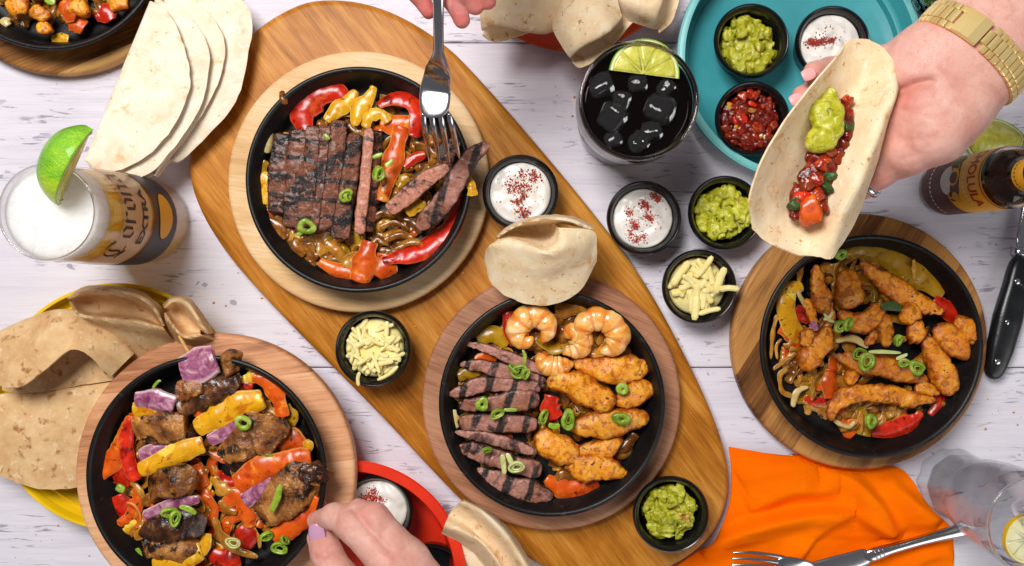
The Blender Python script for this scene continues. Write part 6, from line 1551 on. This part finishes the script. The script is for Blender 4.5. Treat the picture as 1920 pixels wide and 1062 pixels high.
# ================================================================ hands
def hand(label, prims, groups, lo_px, hi_px, zr, h, k=.010, mat='skin', creases=(), flush=(), kf=.004):
    """one continuous body: groups of round cones (px, py, z, r_px) melted together"""
    def conv(p): return W(p[0], p[1], p[2]), PX(p[3], p[2])
    def f(P):
        d = None
        for gi, g in enumerate(prims):
            dg = None
            flat_ = g[0] if isinstance(g[0], (int, float)) else 1.0
            zc = None
            pts = g[1:] if isinstance(g[0], (int, float)) else g
            for a, b in zip(pts[:-1], pts[1:]):
                (A, ra), (B, rb) = conv(a), conv(b)
                if flat_ != 1.0:
                    Q = P.copy(); zm = (A[2] + B[2]) / 2; Q[..., 2] = zm + (P[..., 2] - zm) * flat_
                    A = A.copy(); B = B.copy(); A[2] = zm + (A[2] - zm) * flat_; B[2] = zm + (B[2] - zm) * flat_
                    e = cone_d(Q, A, B, ra, rb) / (1 + (flat_ - 1) * .5)
                else: e = cone_d(P, A, B, ra, rb)
                dg = e if dg is None else smin(dg, e, kf)
            kk = groups[gi]
            d = dg if d is None else smin(d, dg, kk)
        for c in creases:
            pts, r, dep = c
            X = np.stack([P[..., 0] / (D - P[..., 2]) * FPX + CX, CY - P[..., 1] / (D - P[..., 2]) * FPX, P[..., 2] * 0], -1)
            q = None
            for a, b in zip(pts[:-1], pts[1:]):
                e = cone_d(X, np.array([a[0], a[1], 0.]), np.array([b[0], b[1], 0.]), 0, 0); q = e if q is None else np.minimum(q, e)
            d = d + dep * np.exp(-(q / r) ** 2) * (P[..., 2] > pts[0][2])
        return d + .00025 * vnoise(P, 210, 3) + .0005 * vnoise(P, 60, 5)
    zlo, zhi = zr
    cs = [W(x, y, z) for x in (lo_px[0], hi_px[0]) for y in (lo_px[1], hi_px[1]) for z in (zlo, zhi)]
    lo = np.min(cs, 0); hi = np.max(cs, 0); lo[2], hi[2] = zlo, zhi
    V, F = nets(f, lo, hi, h)
    fl = np.zeros(len(V))
    for (x, y, z, r, s) in flush:
        fl = np.maximum(fl, s * np.exp(-(np.linalg.norm(V - W(x, y, z), axis=1) / PX(r, z)) ** 2))
    t = thing('person', label, 'person', tuple(V.mean(0)))
    mk('body', V, F, MAT[mat], t, attrs=dict(flush=fl))
    return t
def nail(t, c, along, up, L, w, mat, curl=.5):
    a = np.array(along, float); a /= np.linalg.norm(a); u = np.array(up, float); u -= a * (a @ u); u /= np.linalg.norm(u); s = np.cross(a, u)
    n, m = 14, 12; G = np.zeros((n, m, 3))
    for i, p in enumerate(np.linspace(-1, 1, n)):
        for j, q in enumerate(np.linspace(-1, 1, m)):
            ww = w * (1 - .22 * max(0, p) ** 2.5 - .30 * max(0, -p) ** 3)
            ll = p * L * (1 - .16 * q * q)
            G[i, j] = c + a * ll + s * ww * math.sin(q * 1.1) / math.sin(1.1) + u * (w * curl * (math.cos(q * 1.1) - 1) - .0006 * max(0, p) ** 2)
    V, F = solid(G, .0006); mk('fingernail', V, F, MAT[mat], t)

# ---- the hand that holds the taco, palm up, coming from the corner
h1 = hand('pale hand with a gold watch holding up a filled taco, palm upward', [
    [1.45, (2040, -130, .212, 118), (1900, 20, .212, 108), (1822, 98, .210, 100), (1780, 140, .206, 92)],
    [1.5, (1790, 130, .208, 92), (1742, 188, .202, 96), (1700, 226, .190, 82)],
    [(1768, 96, .204, 54), (1716, 114, .200, 52), (1664, 134, .184, 42)],
    [(1800, 196, .212, 58), (1748, 250, .212, 62), (1706, 282, .206, 46)],
    [(1690, 200, .190, 36), (1620, 150, .172, 26), (1556, 130, .180, 22), (1526, 134, .196, 19)],
    [(1690, 226, .188, 36), (1600, 200, .168, 26), (1536, 180, .178, 22), (1503, 180, .194, 19)],
    [(1680, 262, .186, 34), (1600, 280, .168, 25), (1530, 280, .170, 21), (1490, 270, .180, 18)],
    [(1700, 290, .196, 36), (1650, 322, .186, 29), (1612, 348, .176, 26), (1560, 372, .168, 22), (1520, 384, .172, 18)],
    [(1690, 130, .196, 36), (1640, 118, .184, 27), (1600, 112, .182, 22)]],
    [.02, .02, .012, .012, .008, .008, .008, .008, .008], (1455, -220), (2140, 440), (.135, .262), .0017,
    creases=[([(1664, 184, .195), (1690, 172, .2), (1716, 158, .2), (1744, 152, .2)], 8, .0042), ([(1668, 176, .195), (1690, 168, .2)], 16, .0036), ([(1690, 206, .2), (1726, 214, .2), (1762, 211, .2)], 4, .0008), ([(1684, 262, .2), (1716, 264, .2), (1752, 258, .2)], 4, .0009), ([(1700, 236, .2), (1745, 239, .2)], 3.5, .0006), ([(1690, 300, .2), (1730, 286, .2)], 4, .0007)],
    flush=[(1690, 178, .225, 46, 1.0), (1700, 280, .215, 70, .35), (1526, 134, .205, 30, .7), (1503, 180, .2, 30, .7), (1640, 330, .19, 40, .6), (1760, 300, .2, 50, .5)])
nail(h1, W(1517, 139, .2085), W(1506, 142, .209) - W(1530, 132, .209), (-.5, -.1, .9), .0050, .0044, 'bare_nail')
nail(h1, W(1494, 186, .2070), W(1484, 190, .207) - W(1508, 178, .207), (-.5, -.1, .9), .0050, .0044, 'bare_nail')
# the ring
rc = W(1627, 343, .178); ax = W(1612, 348, .176) - W(1650, 322, .186); ax /= np.linalg.norm(ax)
V, F = lathe([(.0108, -.0022), (.0118, -.0022), (.0122, 0), (.0118, .0022), (.0108, .0022)], (0, 0, 0), 40, closed=True)
M = np.array(Vector((0, 0, 1)).rotation_difference(Vector(ax)).to_matrix()); V = V @ M.T + rc
mk('finger_ring', V, F, MAT['steel'], label='plain silver ring on the finger under the taco', category='ring')
# the watch
axw = W(1900, 15, .212) - W(1822, 98, .211); axw[2] = 0; axw /= np.linalg.norm(axw)
sw = np.cross(np.array([0, 0, 1.0]), axw); up = np.array([0, 0, 1.0])
wcen = W(1822, 100, .2115)
wa, wb = PX(108, .2115), PX(105, .2115) / 1.42
t = thing('wristwatch', 'gold link wristwatch worn on the wrist of the taco hand', 'wristwatch', tuple(wcen))
def ell(ph): return wcen + sw * (wa + .0012) * math.cos(ph) + up * (wb + .0012) * math.sin(ph)
def link(ph0, ph1, x0, x1, th, name, mat='gold', crown=.0):
    rows = []
    for ph in np.linspace(ph0, ph1, 4):
        p = ell(ph); q = ell(ph + .01) - ell(ph - .01); q /= np.linalg.norm(q); nn = np.cross(axw, q); nn *= np.sign(nn @ (p - wcen))
        b = .88 if ph in (ph0, ph1) else 1.0
        rows.append([p + axw * x0 - nn * .0008, p + axw * x0 + nn * th * .8 * b, p + axw * (x0 + .0006) + nn * th * b, p + axw * (x1 - .0006) + nn * th * b, p + axw * x1 + nn * th * .8 * b, p + axw * x1 - nn * .0008])
    V = np.array(rows).reshape(-1, 3); F = gridF(4, 6, True) + [tuple(range(6)), tuple(reversed(range(18, 24)))]
    o = mk(name, V, F, MAT[mat], t, smooth=False)
bw = .0100
phs = []                      # equal steps of arc length round the wrist
fine = np.linspace(0, 2 * math.pi, 1500); pts = np.array([ell(x) for x in fine]); LL = np.r_[0, np.cumsum(np.linalg.norm(np.diff(pts, axis=0), axis=1))]
nl = 42; cuts = np.interp(np.linspace(0, LL[-1], nl + 1), LL, fine)
for k in range(nl):
    a, b = cuts[k], cuts[k + 1]; g = (b - a) * .07
    cen = math.degrees((a + b) / 2)
    if 47 < cen < 81: continue
    link(a + g, b - g, -bw * .52, bw * .52, .0021, 'centre_link')
    o2 = (b - a) * .5
    link(a + g + o2, b - g + o2, -bw, -bw * .55, .0018, 'side_link'); link(a + g + o2, b - g + o2, bw * .55, bw, .0018, 'side_link')
link(math.radians(50.5), math.radians(78), -bw, bw, .0026, 'clasp_plate')

# ---- the hand at the kebab
h2 = hand('hand with lilac painted nails picking up the kebab skewer end', [
    [(592, 976, .108, 17), (626, 968, .122, 23), (664, 988, .134, 30), (730, 1058, .140, 36), (800, 1150, .140, 44)],
    [(640, 976, .108, 19), (672, 962, .122, 24), (700, 974, .132, 29), (764, 1050, .132, 38), (830, 1140, .130, 46)],
    [(600, 1010, .112, 25), (612, 1036, .118, 28), (640, 1090, .124, 34), (720, 1180, .126, 48)],
    [(700, 1000, .104, 22), (760, 1080, .112, 34), (830, 1170, .116, 42)],
    [(740, 1190, .130, 70), (840, 1200, .128, 80)]],
    [.01, .006, .005, .005, .02], (555, 915), (935, 1290), (.075, .175), .0014, kf=.005,
    creases=[([(628, 945, .12), (632, 965, .12), (628, 985, .12)], 4, .0007), ([(664, 958, .12), (690, 988, .12), (732, 1034, .12)], 7, .0018), ([(592, 1046, .12), (612, 1052, .12), (634, 1046, .12)], 4, .0007), ([(596, 1054, .12), (616, 1060, .12), (638, 1053, .12)], 3, .0005)],
    flush=[(592, 978, .115, 34, .5), (650, 985, .14, 30, .35), (700, 960, .135, 40, .5), (600, 1040, .125, 30, .5), (720, 1040, .15, 40, .3)])
nail(h2, W(594, 1007, .1225), W(588, 980, .1215) - W(600, 1036, .1235), (-.10, .0, 1), .0105, .0068, 'nail', .45)

# ---- the hand holding the fork
h3 = hand('fingertips of a hand gripping the upright fork from above', [
    [(800, -230, .232, 30), (776, -90, .210, 22), (784, -12, .202, 18), (804, 22, .200, 15)],
    [(836, -240, .236, 26), (840, -90, .212, 21), (845, -6, .206, 19), (866, 38, .200, 16)],
    [(872, -240, .238, 26), (864, -95, .216, 20), (872, -18, .212, 18), (891, 14, .205, 15)],
    [(906, -240, .238, 24), (894, -98, .218, 19), (904, -28, .214, 17), (916, 4, .207, 14)],
    [(820, -330, .245, 62), (890, -330, .245, 60)]],
    [.01, .003, .003, .003, .02], (700, -440), (1000, 75), (.165, .290), .0013, kf=.004, mat='skin_flush',
    flush=[(806, 26, .21, 20, 1), (866, 38, .21, 26, 1), (891, 14, .21, 24, .9), (916, 4, .21, 22, .8)])

# ================================================================ the taco
loft_sheet('flour tortilla folded into an open taco shell in the raised hand', [
    [(1576, 98, .214), (1590, 77, .210), (1620, 73, .208), (1652, 86, .210), (1676, 116, .214), (1680, 142, .208)],
    [(1530, 150, .230), (1556, 158, .210), (1598, 168, .202), (1640, 166, .212), (1676, 176, .226), (1684, 168, .214)],
    [(1470, 228, .236), (1508, 236, .210), (1552, 250, .198), (1600, 250, .210), (1650, 238, .228), (1660, 246, .206)],
    [(1428, 302, .236), (1468, 312, .210), (1522, 326, .194), (1566, 334, .207), (1618, 322, .226), (1634, 332, .202)],
    [(1406, 366, .230), (1446, 386, .208), (1502, 404, .194), (1546, 412, .204), (1584, 396, .220), (1606, 408, .200)],
    [(1407, 398, .224), (1432, 430, .210), (1478, 452, .201), (1526, 460, .203), (1566, 446, .212), (1584, 448, .200)],
    [(1412, 428, .215), (1440, 456, .210), (1488, 475, .206), (1530, 482, .205), (1560, 484, .205), (1570, 468, .201)]], seed=17, n=70, m=60, th=.0014, wav=.0012, mat='tortilla_warm')
def sdf_blob(name, label, cat, ell_, mat, h=.001, nz=.0009, group=None, nf=230):
    E = [(W(x, y, z), np.array([PX(a, z), PX(b, z), c / 1000.]), math.radians(r)) for x, y, z, a, b, c, r in ell_]
    def f(P):
        d = None
        for c, s, r in E:
            q = P - c; X = q[..., 0] * math.cos(r) + q[..., 1] * math.sin(r); Y = -q[..., 0] * math.sin(r) + q[..., 1] * math.cos(r)
            e = (np.sqrt((X / s[0]) ** 2 + (Y / s[1]) ** 2 + (q[..., 2] / s[2]) ** 2) - 1) * s.min()
            d = e if d is None else smin(d, e, .0016)
        return d + nz * fbm(P, nf, 3, 2)
    allc = np.array([e[0] for e in E]); ms = max(e[1].max() for e in E) + .003
    V, F = nets(f, allc.min(0) - ms, allc.max(0) + ms, h)
    return mk(name, V, F, MAT[mat], label=label, category=cat, group=group)
R = random.Random(6)
sdf_blob('salsa', 'dark salsa lying in the fold of the held taco', 'salsa', [(1562, 262, .205, 26, 36, 5, 20), (1548, 300, .204, 34, 32, 6, 15), (1534, 335, .203, 38, 32, 6, 15), (1516, 368, .204, 38, 30, 6, 15), (1584, 232, .208, 16, 48, 5, 14), (1510, 392, .205, 32, 24, 6, 15)], 'salsa', nz=.0016)
sdf_blob('guacamole', 'dollop of guacamole on the filling of the held taco', 'guacamole', [(1556, 190, .210, 17, 26, 6, 0), (1546, 220, .213, 28, 36, 8, 12), (1558, 236, .214, 24, 34, 8, 0), (1540, 262, .212, 28, 26, 7, 10), (1532, 270, .211, 20, 18, 6, 0), (1566, 208, .212, 16, 24, 7, 20)], 'guac', nz=.0013)
for (x, y, r, zz, m, lab) in [(1586, 192, 12, .208, 'tomato', 'red tomato piece at the top of the taco filling'), (1590, 212, 11, .209, 'tomato', 'second red tomato piece beside the guacamole dollop'),
                              (1581, 270, 13, .208, 'tomato_dark', 'brown vegetable piece by the lower end of the guacamole'), (1572, 296, 14, .207, 'tomato_dark', 'stewed vegetable piece on the right of the filling'),
                              (1542, 306, 16, .209, 'tomato', 'tomato cube just below the guacamole'), (1528, 340, 17, .209, 'tomato', 'tomato cube in the middle of the filling'), (1512, 346, 14, .209, 'tomato_dark', 'stewed vegetable piece on the left of the filling'), (1494, 382, 14, .209, 'leaf', 'herb clump at the lower left of the filling'), (1556, 284, 12, .209, 'tomato_dark', 'brown piece between guacamole and tomato cube'), (1544, 388, 14, .210, 'tomato_dark', 'stewed piece to the right of the orange cube'), (1556, 330, 13, .208, 'leaf', 'dark herb clump in the taco filling'),
                              (1590, 238, 11, .211, 'leaf', 'dark herb clump beside the guacamole'), (1504, 372, 17, .210, 'pepper_red', 'red pepper cube above the orange one'), (1532, 370, 15, .210, 'tomato', 'tomato wedge near the orange cube'), (1548, 350, 11, .209, 'leaf', 'herb scrap low in the taco filling')]:
    p = W(x, y, zz); s = PX(r, zz); b = R.uniform(0, 3); d = np.array([math.cos(b), math.sin(b), R.uniform(-.3, .3)]) * s
    V, F, A = sweep([p - d, p, p + d], s * .9, s * .6, 18, 18, 3.0, 5, amp=.0032, freq=190, amp2=.0008, seed=int(x), wvar=.35); V = facet(V, 5, int(x))
    mk('vegetable_chunk', V, F, MAT[m], label=lab, category='taco filling', group='chunks in the taco filling')
p = W(1520, 397, .2115)
V, F, A = sweep([p + (W(1496, 404, .2115) - p), p, W(1546, 390, .2115)], PX(26, .21), .0075, 22, 20, 3.6, 7, amp=.0030, freq=140, amp2=.0006, seed=77, wvar=.2); V = facet(V, 6, 5)
mk('vegetable_chunk', V, F, MAT['pepper_orange'], label='big bright orange pepper cube at the low end of the taco', category='taco filling', group='chunks in the taco filling')
